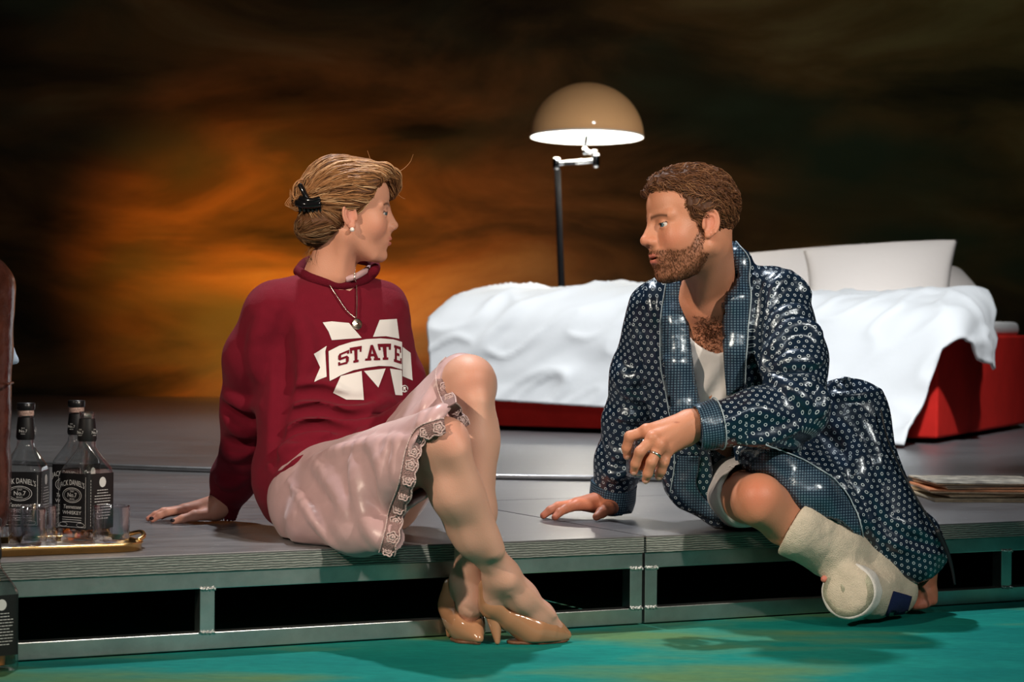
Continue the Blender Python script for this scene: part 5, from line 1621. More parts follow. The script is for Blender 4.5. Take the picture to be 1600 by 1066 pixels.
mat('lace', (0.66, 0.49, 0.47), rough=0.8, bump=0.8, bscale=260)
mat('lace_net', (0.38, 0.235, 0.225), rough=0.85, bump=0.9, bscale=420)
def slip():
    thN = rc(at(505, 775, 4.82), at(692, 686, 4.44), 0.108, 0.066)
    base = [('u', thN, 0),
            ('u', ell(at(534, 785, 4.87), (0.145, 0.15, 0.10), WTR), 0.06),
            ('u', rc(at(484, 812, 4.76), at(496, 822, 4.70), 0.052, 0.05), 0.06),
            ('u', chain([at(490, 815, 4.66), at(560, 828, 4.56), at(618, 842, 4.47)], [0.05, 0.046, 0.036], 0.04), 0.06),
            ('u', rc(at(575, 770, 4.62), at(650, 745, 4.46), 0.06, 0.05), 0.05),
            ('u', rc(at(600, 755, 5.02), at(726, 604, 4.69), 0.105, 0.070), 0.03),
            ('u', rc(at(600, 735, 4.90), at(680, 655, 4.66), 0.07, 0.05), 0.04)]
    lo, hi = bounds([at(430, 880, 4.35), at(430, 560, 5.1), at(770, 880, 4.35), at(770, 560, 5.1), at(600, 800, 4.3)], 0.02)
    lo[2] = DECK - 0.06
    f0 = build(base)
    V, Q = surfnet(f0, lo, hi, 0.011); b0 = bvh_of(V, Q)
    R_ = [([(452, 752), (480, 795), (505, 832), (528, 856)], 0.010, 0.012, 0.003),
          ([(500, 712), (540, 700), (600, 690), (650, 690)], 0.008, 0.02, 0.004), ([(490, 720), (520, 760), (540, 800)], 0.009, 0.025, 0.005),
          ([(580, 690), (600, 730), (606, 790)], 0.009, 0.03, 0.006), ([(625, 690), (622, 730), (625, 760)], 0.008, 0.02, 0.004),
          ([(640, 695), (632, 720), (636, 750)], 0.006, 0.015, 0.003), ([(655, 685), (645, 705), (645, 730)], 0.006, 0.015, 0.003), ([(610, 695), (605, 720)], 0.006, 0.015, 0.003),
          ([(550, 720), (565, 790), (590, 850)], 0.009, 0.03, 0.006),
          ([(655, 660), (672, 620), (690, 585)], 0.007, 0.018, 0.004), ([(670, 662), (690, 640), (702, 628)], 0.007, 0.018, 0.004)]
    mid = at(650, 690, 4.66)
    nN = Vector((0.75, -0.60, -0.26)); pN = at(662, 715, 4.42)
    nF = Vector((0.80, -0.45, 0.60)); pF = at(714, 618, 4.66)
    plN, plF = plane(pN, nN), plane(pF, nF)
    sep = plane(mid, Vector((0.0, -0.9, -0.43)))          # negative on the far leg's side
    hemN = np.array([(705, 640), (690, 659), (658, 674), (645, 699), (638, 729), (631, 763), (618, 797), (611, 831), (602, 866), (590, 900)], float)
    hemF = np.array([(712, 545), (702, 562), (690, 584), (695, 614), (711, 646), (727, 672), (745, 700)], float)
    def curtain(P, line):
        """positive to the right of the hem line, in metres"""
        q = (P.astype(np.float64) - np.array(tuple(CAMP))) @ np.array(CAMR)
        x = 800 + F * q[:, 0] / -q[:, 2]; y = 533 - F * q[:, 1] / -q[:, 2]
        return (x - np.interp(y, line[:, 1], line[:, 0])) / F * P[:, 1] * 0.8
    body = build(base + fold_ops(b0, R_) + [('d', lambda P: vnoise(P * np.array((16, 16, 12), np.float32), 6) * 0.0035 + vnoise(P * 45, 7) * 0.0008, 0)])
    def f(P):
        d = body(P)
        d = np.abs(d + 0.0032) - 0.0032
        near = np.where(P[:, 1] < 4.50 + 0.25 * np.maximum(0.02 - P[:, 0], 0) * 0, curtain(P, hemN), plN(P) - 0.03)
        far = np.where(P[:, 1] < 4.72, curtain(P, hemF), plF(P) - 0.02)
        cut = np.minimum(near, np.maximum(far, sep(P)))
        d = smax(d, cut, 0.003)
        # rests on the deck, may hang only in front of the edge
        e = (P - A3(SEAM)) @ A3(-Vv)
        fl = np.minimum((DECK + 0.003) - P[:, 2], 10)
        d = np.where(e > 0.006, d, np.maximum(d, np.maximum(fl, -(e - 0.006) * 0 + fl)))
        return d
    V, Q = surfnet(f, lo, hi, 0.0036, margin=2.2); V = relax(V, Q, 1, 0.5)
    o = link('slip_skirt', npmesh('slip', V, Q), 'slip_satin', wom, True)
    bv = bvh_of(V, Q)
    # lace hem: net band with scalloped edge and rosettes
    def lace(line, wpx, defY):
        pts = spline(line, 90)
        tg = np.gradient(pts, axis=0); tg /= np.linalg.norm(tg, axis=1)[:, None]
        nr = np.stack([-tg[:, 1], tg[:, 0]], 1) * wpx[2]
        base3 = []
        for (x, y), nn_ in zip(pts, nr):
            h, nn = cast(bv, x - nn_[0] * 4, y - nn_[1] * 4)
            base3.append(h.y if h is not None else np.nan)
        base3 = np.array(base3, float)
        ok = ~np.isnan(base3)
        base3 = np.interp(np.arange(90), np.arange(90)[ok], base3[ok]) if ok.any() else np.full(90, defY)
        k = 9; ker = np.ones(k) / k; base3 = np.convolve(np.pad(base3, k // 2, mode='edge'), ker, 'valid')
        Vn = []; m = 5
        arc = np.concatenate([[0], np.cumsum(np.linalg.norm(np.diff(pts, axis=0), axis=1))])
        for i in range(90):
            sc = wpx[0] * (0.86 + 0.14 * abs(math.sin(arc[i] * math.pi / wpx[1])))
            for j in range(m):
                t = j / (m - 1)
                x, y = pts[i] + nr[i] * (sc * t - 3)
                Vn.append(at(x, y, base3[i] - 0.006 - 0.002 * math.sin(t * 3)))
        Qn = [(i * m + j, i * m + j + 1, (i + 1) * m + j + 1, (i + 1) * m + j) for i in range(89) for j in range(m - 1)]
        lb = link('lace_hem', pymesh('lace', Vn, Qn), 'lace_net', o, True)
        md = lb.modifiers.new('t', 'SOLIDIFY'); md.thickness = 0.0012; md.offset = 0
        # rosettes and scalloped cord
        PV = []; PQ = []; off = 0
        def addt(P_, r):
            nonlocal off
            v, q = tube_np(P_, r, 5, cap=False); PV.append(v); PQ.extend([tuple(a + off for a in f_) for f_ in q]); off += len(v)
        s_ = wpx[1] / 2
        while s_ < arc[-1]:
            i = int(np.argmin(abs(arc - s_)))
            c = pts[i] + nr[i] * (wpx[0] * 0.42)
            Y = base3[i] - 0.0085
            for rr, rad in ((wpx[0] * 0.16, 0.0022), (wpx[0] * 0.33, 0.0018)):
                npet = 30
                addt([tuple(at(c[0] + rr * (1 + 0.16 * math.cos(5 * a)) * math.cos(a), c[1] + rr * (1 + 0.16 * math.cos(5 * a)) * math.sin(a), Y)) for a in np.linspace(0, 2 * math.pi, npet)], rad)
            addt([tuple(at(c[0] - 1.2, c[1] - 1.2, Y - 0.001)), tuple(at(c[0] + 1.2, c[1] + 1.2, Y - 0.001))], 0.003)
            s_ += wpx[1]
        for t_ in (1.0,):
            P_ = []
            for i in range(90):
                sc = wpx[0] * (0.86 + 0.14 * abs(math.sin(arc[i] * math.pi / wpx[1])))
                x, y = pts[i] + nr[i] * (sc - 3); P_.append(tuple(at(x, y, base3[i] - 0.0075)))
            addt(P_, 0.0018)
        P_ = [tuple(at(*(pts[i] - nr[i] * 3), base3[i] - 0.0075)) for i in range(90)]
        addt(P_, 0.0016)
        link('lace_motif', pymesh('motif', np.concatenate(PV), PQ), 'lace', lb, True)
    lace([(694, 657), (682, 659), (652, 672), (638, 699), (631, 729), (624, 763), (611, 797), (604, 831), (595, 864)], (25, 23, -1), 4.42)
    lace([(699, 560), (688, 572), (684, 588), (689, 614), (705, 648), (721, 672)], (21, 21, -1), 4.66)
    return bv
SLIP_BVH = slip()

mat('shoe_nude', (0.40, 0.20, 0.105), rough=0.10, spec=0.6, coat=0.6)
mat('shoe_sole', (0.16, 0.07, 0.035), rough=0.5)
def shoe(ops, heel, sole, lo, hi):
    f = build(ops)
    V, Q = surfnet(f, lo, hi, 0.0022); V = relax(V, Q, 1, 0.5)
    o = link('shoe', npmesh('shoe', V, Q), 'shoe_nude', wom, True)
    V, Q = surfnet(build(heel), lo, hi, 0.0022); V = relax(V, Q, 1, 0.4)
    link('heel', npmesh('heel', V, Q), 'shoe_nude', o, True)
    V, Q = surfnet(build(sole), lo, hi, 0.0022)
    link('sole', npmesh('sole', V, Q), 'shoe_sole', o, True)
def shoes():
    def fl(px, Y, z): return at_z(px, Y, z)
    # near shoe, in profile
    toe = fl(889, 4.625, 0.014); ball = at(836, 980, 4.605)
    ball.z = 0.030
    ops = [('u', rc(at(768, 918, 4.585), at(772, 942, 4.585), 0.028, 0.030), 0), ('u', chain([at(774, 944, 4.585), at(804, 964, 4.595), ball, fl(866, 4.62, 0.021), toe], [0.030, 0.028, 0.033, 0.022, 0.0075], 0.03), 0.02),
           ('s', chain([at(784, 888, 4.565), at(812, 927, 4.572), at(838, 945, 4.59), at(866, 953, 4.60)], [0.043, 0.036, 0.026, 0.010], 0.02), 0.006),
           ('i', lambda P: 0.004 - P[:, 2], 0.004), ('i', plane(at(760, 903, 4.585), (-0.25, 0, 1)), 0.006)]
    tipz = on_z(777, 1011, 0.0)
    heel = [('u', rc(at(771, 952, 4.588), Vector((tipz.x, 4.575, 0.006)), 0.021, 0.0058), 0), ('i', lambda P: 0.0 - P[:, 2], 0), ('s', plane(at(790, 985, 4.59), (-1, 0, -0.35)), 0.012)]
    sole = [('u', chain([fl(812, 4.60, 0.008), fl(840, 4.61, 0.0045), fl(875, 4.622, 0.005), fl(890, 4.625, 0.009)], [0.024, 0.030, 0.017, 0.006]), 0), ('i', lambda P: np.maximum(-P[:, 2], P[:, 2] - 0.0065), 0)]
    heel = heel[:2]
    lo, hi = bounds([at(750, 890, 4.585), at(900, 1000, 4.6), Vector((tipz.x, 4.57, 0))], 0.05); lo[2] = -0.004
    shoe(ops, heel, sole, lo, hi)
    # far shoe, toe towards the viewer
    b2 = at(731, 979, 4.615); t2 = fl(750, 4.575, 0.013)
    ops = [('u', rc(at(711, 918, 4.668), at(708, 945, 4.672), 0.026, 0.028), 0), ('u', chain([at(709, 945, 4.668), at(718, 966, 4.645), b2, t2], [0.029, 0.028, 0.031, 0.011], 0.03), 0.02),
           ('s', chain([at(732, 890, 4.635), at(734, 925, 4.615), at(737, 950, 4.588), at(742, 962, 4.57)], [0.036, 0.032, 0.026, 0.014], 0.02), 0.006),
           ('i', lambda P: 0.004 - P[:, 2], 0.004), ('i', plane(at(705, 902, 4.67), (-0.15, 0, 1)), 0.006)]
    heel = [('u', rc(at(706, 950, 4.672), fl(704, 4.672, 0.006), 0.020, 0.0058), 0), ('i', lambda P: 0.0 - P[:, 2], 0)]
    sole = [('u', chain([fl(722, 4.63, 0.006), fl(733, 4.61, 0.0045), fl(748, 4.578, 0.006)], [0.022, 0.028, 0.009]), 0), ('i', lambda P: np.maximum(-P[:, 2], P[:, 2] - 0.0065), 0)]
    lo, hi = bounds([at(695, 890, 4.67), at(765, 1000, 4.56), at(700, 985, 4.67)], 0.05); lo[2] = -0.004
    shoe(ops, heel, sole, lo, hi)
shoes()

# ================================================================== the man
M_SKIN = np.array((0.55, 0.245, 0.145), np.float32)
man = empty('person', on_z(1160, 815, DECK))
tag(man, 'seated bearded person in navy patterned satin robe with a bandaged foot, looking left', 'person')
MS = 1.045
MR = Matrix.Rotation(math.radians(201.5), 3, 'Z') @ Matrix.Rotation(math.radians(5.5), 3, 'Y') @ Matrix.Rotation(math.radians(5), 3, 'X')
MC = at(1077.5, 352.5, 4.88)
def mh(x, y, z): return from_head((x, y, z), MC, MR, MS)
M_body = []
def man_skin(V):
    V = np.asarray(V, np.float32)
    c = np.tile(M_SKIN, (len(V), 1))
    return c * (1 + 0.07 * vnoise(V * 34, 4)[:, None])
def beard_w(q):
    """beard density in head space"""
    ay = np.abs(q[:, 1])
    top = np.interp(q[:, 0], [-0.02, 0.0, 0.015, 0.035, 0.055, 0.075, 0.1], [0.012, 0.006, -0.020, -0.046, -0.052, -0.047, -0.043])
    w = sm(top - q[:, 2], -0.004, 0.007)
    w *= sm(q[:, 2], -0.134, -0.118)
    w *= sm(q[:, 0], -0.012, 0.006) * (1 - 0.0 * ay)
    side = sm(q[:, 0], 0.018, 0.030)                      # thin sideburn
    w = np.where(q[:, 2] > -0.03, w * (1 - side) , w)
    w *= 1 - sm(ay, 0.066, 0.071)
    # clear lips
    w *= 1 - np.clip(1.6 * np.maximum(blob(q, (0.095, 0, -0.057), (0.014, 0.022, 0.0045)), blob(q, (0.094, 0, -0.0685), (0.014, 0.020, 0.006))), 0, 1)
    return np.clip(w, 0, 1)
def man_head():
    ops = head_ops(dict(jaw=0.058, nose=1.06, brow=1.25, lid=0.0026, open=0.0022))
    fh = head_space(ops, MC, MR, MS)
    nb = at(1112, 470, 5.06)
    more = [('u', fh, 0),
            ('u', rc(mh(-0.035, 0, -0.04), nb, 0.055, 0.058), 0.03),
            ('u', rc(mh(-0.024, 0.048, -0.055), at(1094, 482, 4.985), 0.010, 0.010), 0.03),
            ('u', rc(at(1110, 500, 5.09), at(1112, 600, 5.13), 0.095, 0.10), 0.06),
            ('u', rc(at(1055, 485, 5.12), at(1190, 480, 5.02), 0.045, 0.045), 0.05),
            ('u', rc(at(1090, 487, 5.00), at(1062, 478, 5.06), 0.010, 0.010), 0.03),
            ('u', rc(at(1104, 487, 4.99), at(1170, 472, 4.97), 0.010, 0.010), 0.03)]
    f = build(more)
    lo, hi = bounds([mh(-0.12, -0.1, -0.12), mh(0.13, 0.1, 0.13), at(1040, 600, 4.97), at(1200, 600, 5.15)], 0.035)
    V, Q = surfnet(f, lo, hi, 0.0019); V = relax(V, Q, 1, 0.4)
    q = to_head(V, MC, MR, MS)
    c = man_skin(V)
    for sd in (1, -1):
        c = mix(c, (0.62, 0.17, 0.11), 0.40 * blob(q, (0.062, sd * 0.042, -0.028), (0.03, 0.03, 0.022)) + 0.45 * blob(q, (-0.012, sd * 0.078, -0.004), (0.02, 0.014, 0.03)))
        c = mix(c, (0.60, 0.16, 0.11), 0.4 * blob(q, (0.104, 0, -0.026), (0.014, 0.014, 0.012)) * 0.5)
    lip = np.maximum(blob(q, (0.095, 0, -0.0565), (0.012, 0.021, 0.0042)), blob(q, (0.094, 0, -0.0692), (0.012, 0.019, 0.0056)))
    c = mix(c, (0.55, 0.15, 0.12), np.clip(lip * 1.2, 0, 0.8))
    for sd in (1, -1):
        t = np.clip((sd * q[:, 1] - 0.010) / 0.038, 0, 1)
        zb = 0.0205 + 0.005 * np.sin(t * 2.4) - 0.004 * t
        w_ = np.exp(-((q[:, 2] - zb) / (0.0046 - 0.0016 * t)) ** 2) * (sd * q[:, 1] > 0.008) * (sd * q[:, 1] < 0.050) * (q[:, 0] > 0.045)
        c = mix(c, (0.095, 0.040, 0.02), 0.95 * w_)
        e = np.array((0.0695, sd * 0.031, 0.003), np.float32)
        rr = np.linalg.norm(q - e, axis=1)
        lash = (np.abs(q[:, 2] - (e[2] + 0.0026 - 0.25 * (q[:, 0] - e[0] - 0.012))) < 0.0014) & (rr < 0.0152) & (q[:, 0] > 0.07)
        c[lash] = (0.06, 0.03, 0.02)
    bw = beard_w(q)
    c = mix(c, (0.115, 0.042, 0.018), 0.72 * bw * (0.8 + 0.25 * vnoise(np.asarray(V, np.float32) * 300, 3)))
    # flushed neck and chest
    c = mix(c, (0.60, 0.19, 0.11), 0.35 * blob(V, tuple(at(1105, 505, 5.0)), (0.06, 0.08, 0.05)))
    M_body.append((V, Q, c))
    bv = bvh_of(V, Q)
    return V, Q, bv
mhV, mhQ, mhB = man_head()
for sd in (1, -1):
    eyeball(MC, MR, MS, sd, (1, 0.22, 0.02), (0.10, 0.17, 0.20), man)
def man_hair():
    def line(P):
        ay = np.abs(P[:, 1])
        hx0 = np.interp(P[:, 2], [-0.12, -0.07, -0.045, -0.03, -0.005, 0.02, 0.045, 0.065, 0.082, 0.105], [-0.085, -0.068, -0.045, 0.006, 0.016, 0.026, 0.036, 0.048, 0.066, 0.09])
        hx0 = hx0 + np.where(P[:, 2] > 0.04, 0.016 * (1 - sm(ay, 0.015, 0.045)), 0)
        return (P[:, 0] - hx0) * 0.8
    ops = [('u', ell((-0.015, 0, 0.042), (0.095, 0.079, 0.081)), 0), ('u', ell((0.018, 0, 0.078), (0.055, 0.058, 0.040)), 0.02), ('i', line, 0.010),
           ('u', rc((0.055, -0.02, 0.092), (0.080, -0.028, 0.078), 0.012, 0.006), 0.014), ('u', rc((0.055, 0.012, 0.097), (0.074, 0.004, 0.090), 0.012, 0.008), 0.014)]
    for sd in (1, -1): ops.append(('s', ell((-0.012, sd * 0.084, -0.006), (0.020, 0.020, 0.030)), 0.006))
    def curls(P):
        a = (P * np.array((62, 62, 62), np.float32)).astype(np.float32)
        return -0.0055 * (1 - np.abs(vnoise(a, 12))) ** 2 + 0.002 * vnoise(a * 2.1, 13)
    ops.append(('d', curls, 0))
    f = head_space(ops, MC, MR, MS)
    lo, hi = bounds([mh(-0.14, -0.11, -0.1), mh(0.12, 0.11, 0.14)], 0.02)
    V, Q = surfnet(f, lo, hi, 0.0025); V = relax(V, Q, 1)
    bv = bvh_of(V, Q); rng = np.random.default_rng(9)
    idx = rng.choice(len(V), 3900, replace=False)
    hq = to_head(V, MC, MR, MS)
    def field(p, nn, t):
        q = to_head(np.array([tuple(p)]), MC, MR, MS)[0]
        n_ = math.sin(q[0] * 71 + 3 * math.sin(q[2] * 47)) * math.cos(q[1] * 63 + q[2] * 31); n2 = math.sin(q[1] * 77 + q[0] * 39 + 2 * math.sin(q[2] * 59))
        return MR @ Vector((-1.0 + n2 * 0.5, n_ * 1.0, -0.45 + n2 * 0.8 - (0.5 if q[2] < 0.03 else 0)))
    sV, sQ, sT, sI = strands(bv, [V[i] for i in idx], field, 6, 0.0058, 0.00095, 0.0006, 0.0032, rng, n=3, wob=0.45)
    AV, AQ = join([(V, Q), (sV, sQ)])
    dark = np.array((0.075, 0.031, 0.015), np.float32); brown = np.array((0.20, 0.085, 0.036), np.float32); lightb = np.array((0.36, 0.19, 0.09), np.float32)
    c = np.zeros((len(AV), 3), np.float32); c[:len(V)] = dark
    t = sI
    cs = dark * (1 - np.clip(t * 1.5, 0, 1))[:, None] + brown * np.clip(t * 1.5, 0, 1)[:, None]
    cs = cs * (1 - sm(t, 0.82, 1.0))[:, None] + lightb * sm(t, 0.82, 1.0)[:, None]
    c[len(V):] = cs
    me = npmesh('hair', AV, AQ); tint(me, c); link('hair', me, 'hair', man, True)
    # beard
    q = to_head(mhV, MC, MR, MS); w_ = beard_w(q)
    cand = np.where(w_ > 0.35)[0]
    cand = rng.choice(cand, min(2600, len(cand)), replace=False)
    def bf(p, nn, t):
        return MR @ Vector((-0.1, 0, -1.0)) + nn * 0.5 + Vector(rng.normal(0, 0.35, 3))
    sV, sQ, sT, sI = strands(mhB, [mhV[i] for i in cand], bf, 3, 0.0021, 0.0006, 0.00035, 0.0016, rng, n=3)
    c = np.array((0.055, 0.020, 0.009), np.float32) * (1 - sI)[:, None] + np.array((0.19, 0.080, 0.032), np.float32) * sI[:, None]
    me = npmesh('beard', sV, sQ); tint(me, c); link('beard', me, 'hair', man, True)
    # chest hair
    st = []
    for k in range(420):
        x, y = rng.normal(1107, 15), rng.normal(522, 17)
        h, nn = cast(mhB, x, y)
        if h is not None and 1079 < x < 1133 and 492 < y < 556: st.append(h)
    def cf(p, nn, t): return Vector(rng.normal(0, 1, 3)) + Vector((0, 0, -0.5))
    sV, sQ, sT, sI = strands(mhB, st, cf, 4, 0.004, 0.00055, 0.0003, 0.0016, rng, n=3)
    me = npmesh('chest_hair', sV, sQ); tint(me, np.tile((0.12, 0.045, 0.02), (len(sV), 1))); link('chest_hair', me, 'hair', man, True)
man_hair()

# ---------------------------------------------------------------- hands
def man_hands():
    # hand on the deck
    o = []
    wr = dk(958, 5.34, 0.040)
    kn = [dk(903, 5.285, 0.036), dk(902, 5.310, 0.037), dk(906, 5.334, 0.034), dk(914, 5.356, 0.030)]
    mid = [dk(884, 5.262, 0.028), dk(873, 5.295, 0.031), dk(877, 5.330, 0.028), dk(890, 5.362, 0.023)]
    tip = [dk(868, 5.240, 0.010), dk(850, 5.282, 0.010), dk(853, 5.328, 0.010), dk(868, 5.368, 0.009)]
    o.append(('u', rc(at(968, 772, 5.36), wr, 0.031, 0.029), 0))
    for i in range(4): o.append(('u', rc(wr, kn[i], 0.025, 0.0140), 0.018))
    for i in range(4):
        o.append(('u', chain([kn[i], mid[i], mid[i] * 0.45 + tip[i] * 0.55 + Vector((0, 0, 0.003)), tip[i]], [0.0122, 0.0108, 0.0096, 0.0082], 0.005), 0.006))
    o.append(('u', chain([dk(955, 5.315, 0.030), dk(951, 5.285, 0.028), dk(941, 5.262, 0.020), dk(933, 5.246, 0.0115)], [0.020, 0.0155, 0.0125, 0.0095], 0.006), 0.014))
    f1 = build(o)
    lo, hi = bounds([wr, tip[1], tip[3], at(972, 765, 5.36), dk(930, 5.22, 0)], 0.04); lo[2] = DECK - 0.01
    V, Q = surfnet(f1, lo, hi, 0.0018); V = relax(V, Q, 1, 0.4)
    c = man_skin(V) * np.array((1.0, 0.80, 0.76), np.float32)
    for p in tip + kn: c = mix(c, (0.60, 0.16, 0.10), 0.45 * blob(V, tuple(p), (0.014, 0.014, 0.014)))
    M_body.append((V, Q, c))
    # hand over the tumbler
    o = []
    wr = at(1083, 665, 4.80)
    kn = [at(1010, 674, 4.745), at(1020, 686, 4.722), at(1031, 697, 4.722), at(1043, 702, 4.740)]
    mid = [at(984, 682, 4.752), at(1000, 706, 4.712), at(1018, 722, 4.712), at(1037, 722, 4.733)]
    d2 = [at(979, 700, 4.762), at(993, 725, 4.722), at(1012, 740, 4.722), at(1033, 736, 4.740)]
    tip = [at(980, 713, 4.770), at(990.5, 737, 4.735), at(1009, 750, 4.735), at(1029.5, 745, 4.750)]
    o.append(('u', rc(at(1120, 656, 4.82), wr, 0.036, 0.031), 0))
    for i in range(4): o.append(('u', rc(wr + Vector((-0.01, 0, 0.004 - 0.004 * i)), kn[i], 0.027, 0.0145), 0.016))
    for i in range(4):
        o.append(('u', chain([kn[i], mid[i], d2[i], tip[i]], [0.0130, 0.0112, 0.0100, 0.0084], 0.005), 0.006))
        o.append(('u', sph(kn[i] + Vector((0, -0.005, 0.004)), 0.0095), 0.01))
    for i in range(4): o.append(('u', rc(kn[i] + Vector((0, -0.008, 0.006)), wr + Vector((-0.005, -0.022, 0.010)), 0.0035, 0.003), 0.012))
    o.append(('u', chain([at(1072, 684, 4.815), at(1046, 700, 4.835), at(1022, 712, 4.852), at(1008, 722, 4.856)], [0.020, 0.0155, 0.0125, 0.0095], 0.006), 0.014))
    f2 = build(o)
    lo, hi = bounds([at(1125, 640, 4.82), tip[0], tip[2], at(1010, 720, 4.87)], 0.045)
    V, Q = surfnet(f2, lo, hi, 0.0018); V = relax(V, Q, 1, 0.4)
    c = man_skin(V)
    for p in tip + kn: c = mix(c, (0.60, 0.17, 0.10), 0.4 * blob(V, tuple(p), (0.014, 0.014, 0.014)))
    c = mix(c, (0.18, 0.04, 0.03), 0.8 * blob(V, tuple(at(1056, 659.5, 4.77)), (0.006, 0.03, 0.0016)))
    M_body.append((V, Q, c))
    mat('ring_silver', (0.75, 0.70, 0.62), rough=0.2, metal=1.0)
    ax = (kn[2] - mid[2]).normalized()
    rm = Vector((0, 0, 1)).rotation_difference(ax).to_matrix()
    lathe('finger_ring', [(0.0131, -0.0025), (0.0143, -0.002), (0.0143, 0.002), (0.0131, 0.0025)], 'ring_silver', man, 32, mid[2] + ax * 0.018, axis=rm)
    # nails
    mat('nail', (0.62, 0.33, 0.25), rough=0.2)
    for p, q_, r in [(tip[i], d2[i], 0.0084) for i in range(4)]:
        ax = (p - q_).normalized(); nrm = Vector((0.0, -1, 0)); nrm = (nrm - ax * nrm.dot(ax)).normalized(); sdv = ax.cross(nrm)
        b = bmesh.new(); bmesh.ops.create_uvsphere(b, u_segments=12, v_segments=8, radius=1.0)
        M4 = Matrix((ax * 0.0060, sdv * 0.0050, nrm * 0.0020)).transposed().to_4x4(); M4.translation = p + nrm * (r - 0.0008) - ax * 0.001
        bmesh.ops.transform(b, matrix=M4, verts=b.verts)
        link('fingernail', bm_mesh('nail', b), 'nail', man, True)
man_hands()
def man_legs():
    # bandaged leg: knee shows, thigh goes back into the robe
    k = at(1186, 782, 4.83)
    o = [('u', rc(at(1140, 772, 5.16), k, 0.068, 0.051), 0), ('u', sph(at(1184, 777, 4.805), 0.040), 0.03),
         ('u', chain([k, at(1225, 818, 4.875), at(1300, 858, 4.95)], [0.047, 0.042, 0.032], 0.03), 0.03), ('u', rc(at(1185, 800, 4.795), at(1215, 822, 4.85), 0.016, 0.010), 0.03),
         ('u', rc(at(1208, 785, 4.865), at(1225, 808, 4.89), 0.033, 0.026), 0.03)]
    lo, hi = bounds([at(1135, 772, 5.16), k, at(1305, 870, 4.96)], 0.1)
    V, Q = surfnet(build(o), lo, hi, 0.004); V = relax(V, Q, 1, 0.4)
    c = man_skin(V); c = mix(c, (0.60, 0.14, 0.08), 0.45 * blob(V, tuple(at(1183, 772, 4.77)), (0.04, 0.05, 0.04)))
    M_body.append((V, Q, c))
    # bare foot at the rail
    kn = at(1338, 655, 5.12); an = at(1434, 888, 5.165)
    o = [('u', chain([at(1230, 760, 5.3), kn, an], [0.08, 0.055, 0.036], 0.03), 0), ('u', rc(an, at(1442, 925, 5.13), 0.036, 0.034), 0.03), ('u', rc(an, at(1420, 930, 5.16), 0.03, 0.03), 0.03)]
    toes = [(1456, 938, 5.115, 0.0135), (1446, 944, 5.105, 0.0110), (1437, 946, 5.105, 0.0105), (1429, 947, 5.11, 0.0098), (1422, 946, 5.118, 0.009)]
    for x, y, Y, r in toes:
        p = at(x, y, Y); p.z = max(r, p.z)
        o.append(('u', rc(at(1440 + (x - 1440) * 0.7, 926, Y + 0.025), p, r * 1.05, r), 0.008))
    o.append(('i', lambda P: 0.0005 - P[:, 2], 0.004))
    lo, hi = bounds([at(1230, 760, 5.3), kn, at(1415, 960, 5.1), at(1465, 880, 5.2)], 0.09); lo[2] = -0.01
    V, Q = surfnet(build(o), lo, hi, 0.0036); V = relax(V, Q, 1, 0.4)
    c = man_skin(V) * np.array((1.0, 0.85, 0.85), np.float32)
    for x, y, Y, r in toes: c = mix(c, (0.62, 0.18, 0.13), 0.4 * blob(V, tuple(at(x, y, Y)), (0.016, 0.016, 0.016)))
    M_body.append((V, Q, c))
    # trunk and arms under the robe
    o = [('u', rc(at(1112, 600, 5.15), at(1145, 755, 5.25), 0.09, 0.07), 0), ('u', chain([at(1060, 485, 5.13), at(985, 620, 5.26), at(968, 772, 5.36)], [0.05, 0.038, 0.03], 0.03), 0.04),
         ('u', chain([at(1195, 480, 5.02), at(1255, 630, 4.88), at(1120, 656, 4.82)], [0.05, 0.042, 0.034], 0.03), 0.04), ('u', rc(at(1140, 755, 5.22), at(1230, 760, 5.3), 0.09, 0.09), 0.05)]
    V, Q = surfnet(build(o), *bounds([at(960, 780, 5.36), at(1290, 650, 4.85), at(1230, 770, 5.3), at(1060, 480, 5.1)], 0.12), 0.009)
    M_body.append((V, Q, man_skin(V)))
man_legs()
_V, _Q = join([(v, q) for v, q, c in M_body])
_me = npmesh('body', _V, _Q); tint(_me, np.concatenate([c for v, q, c in M_body]))
link('body', _me, 'skin_man', man, True)

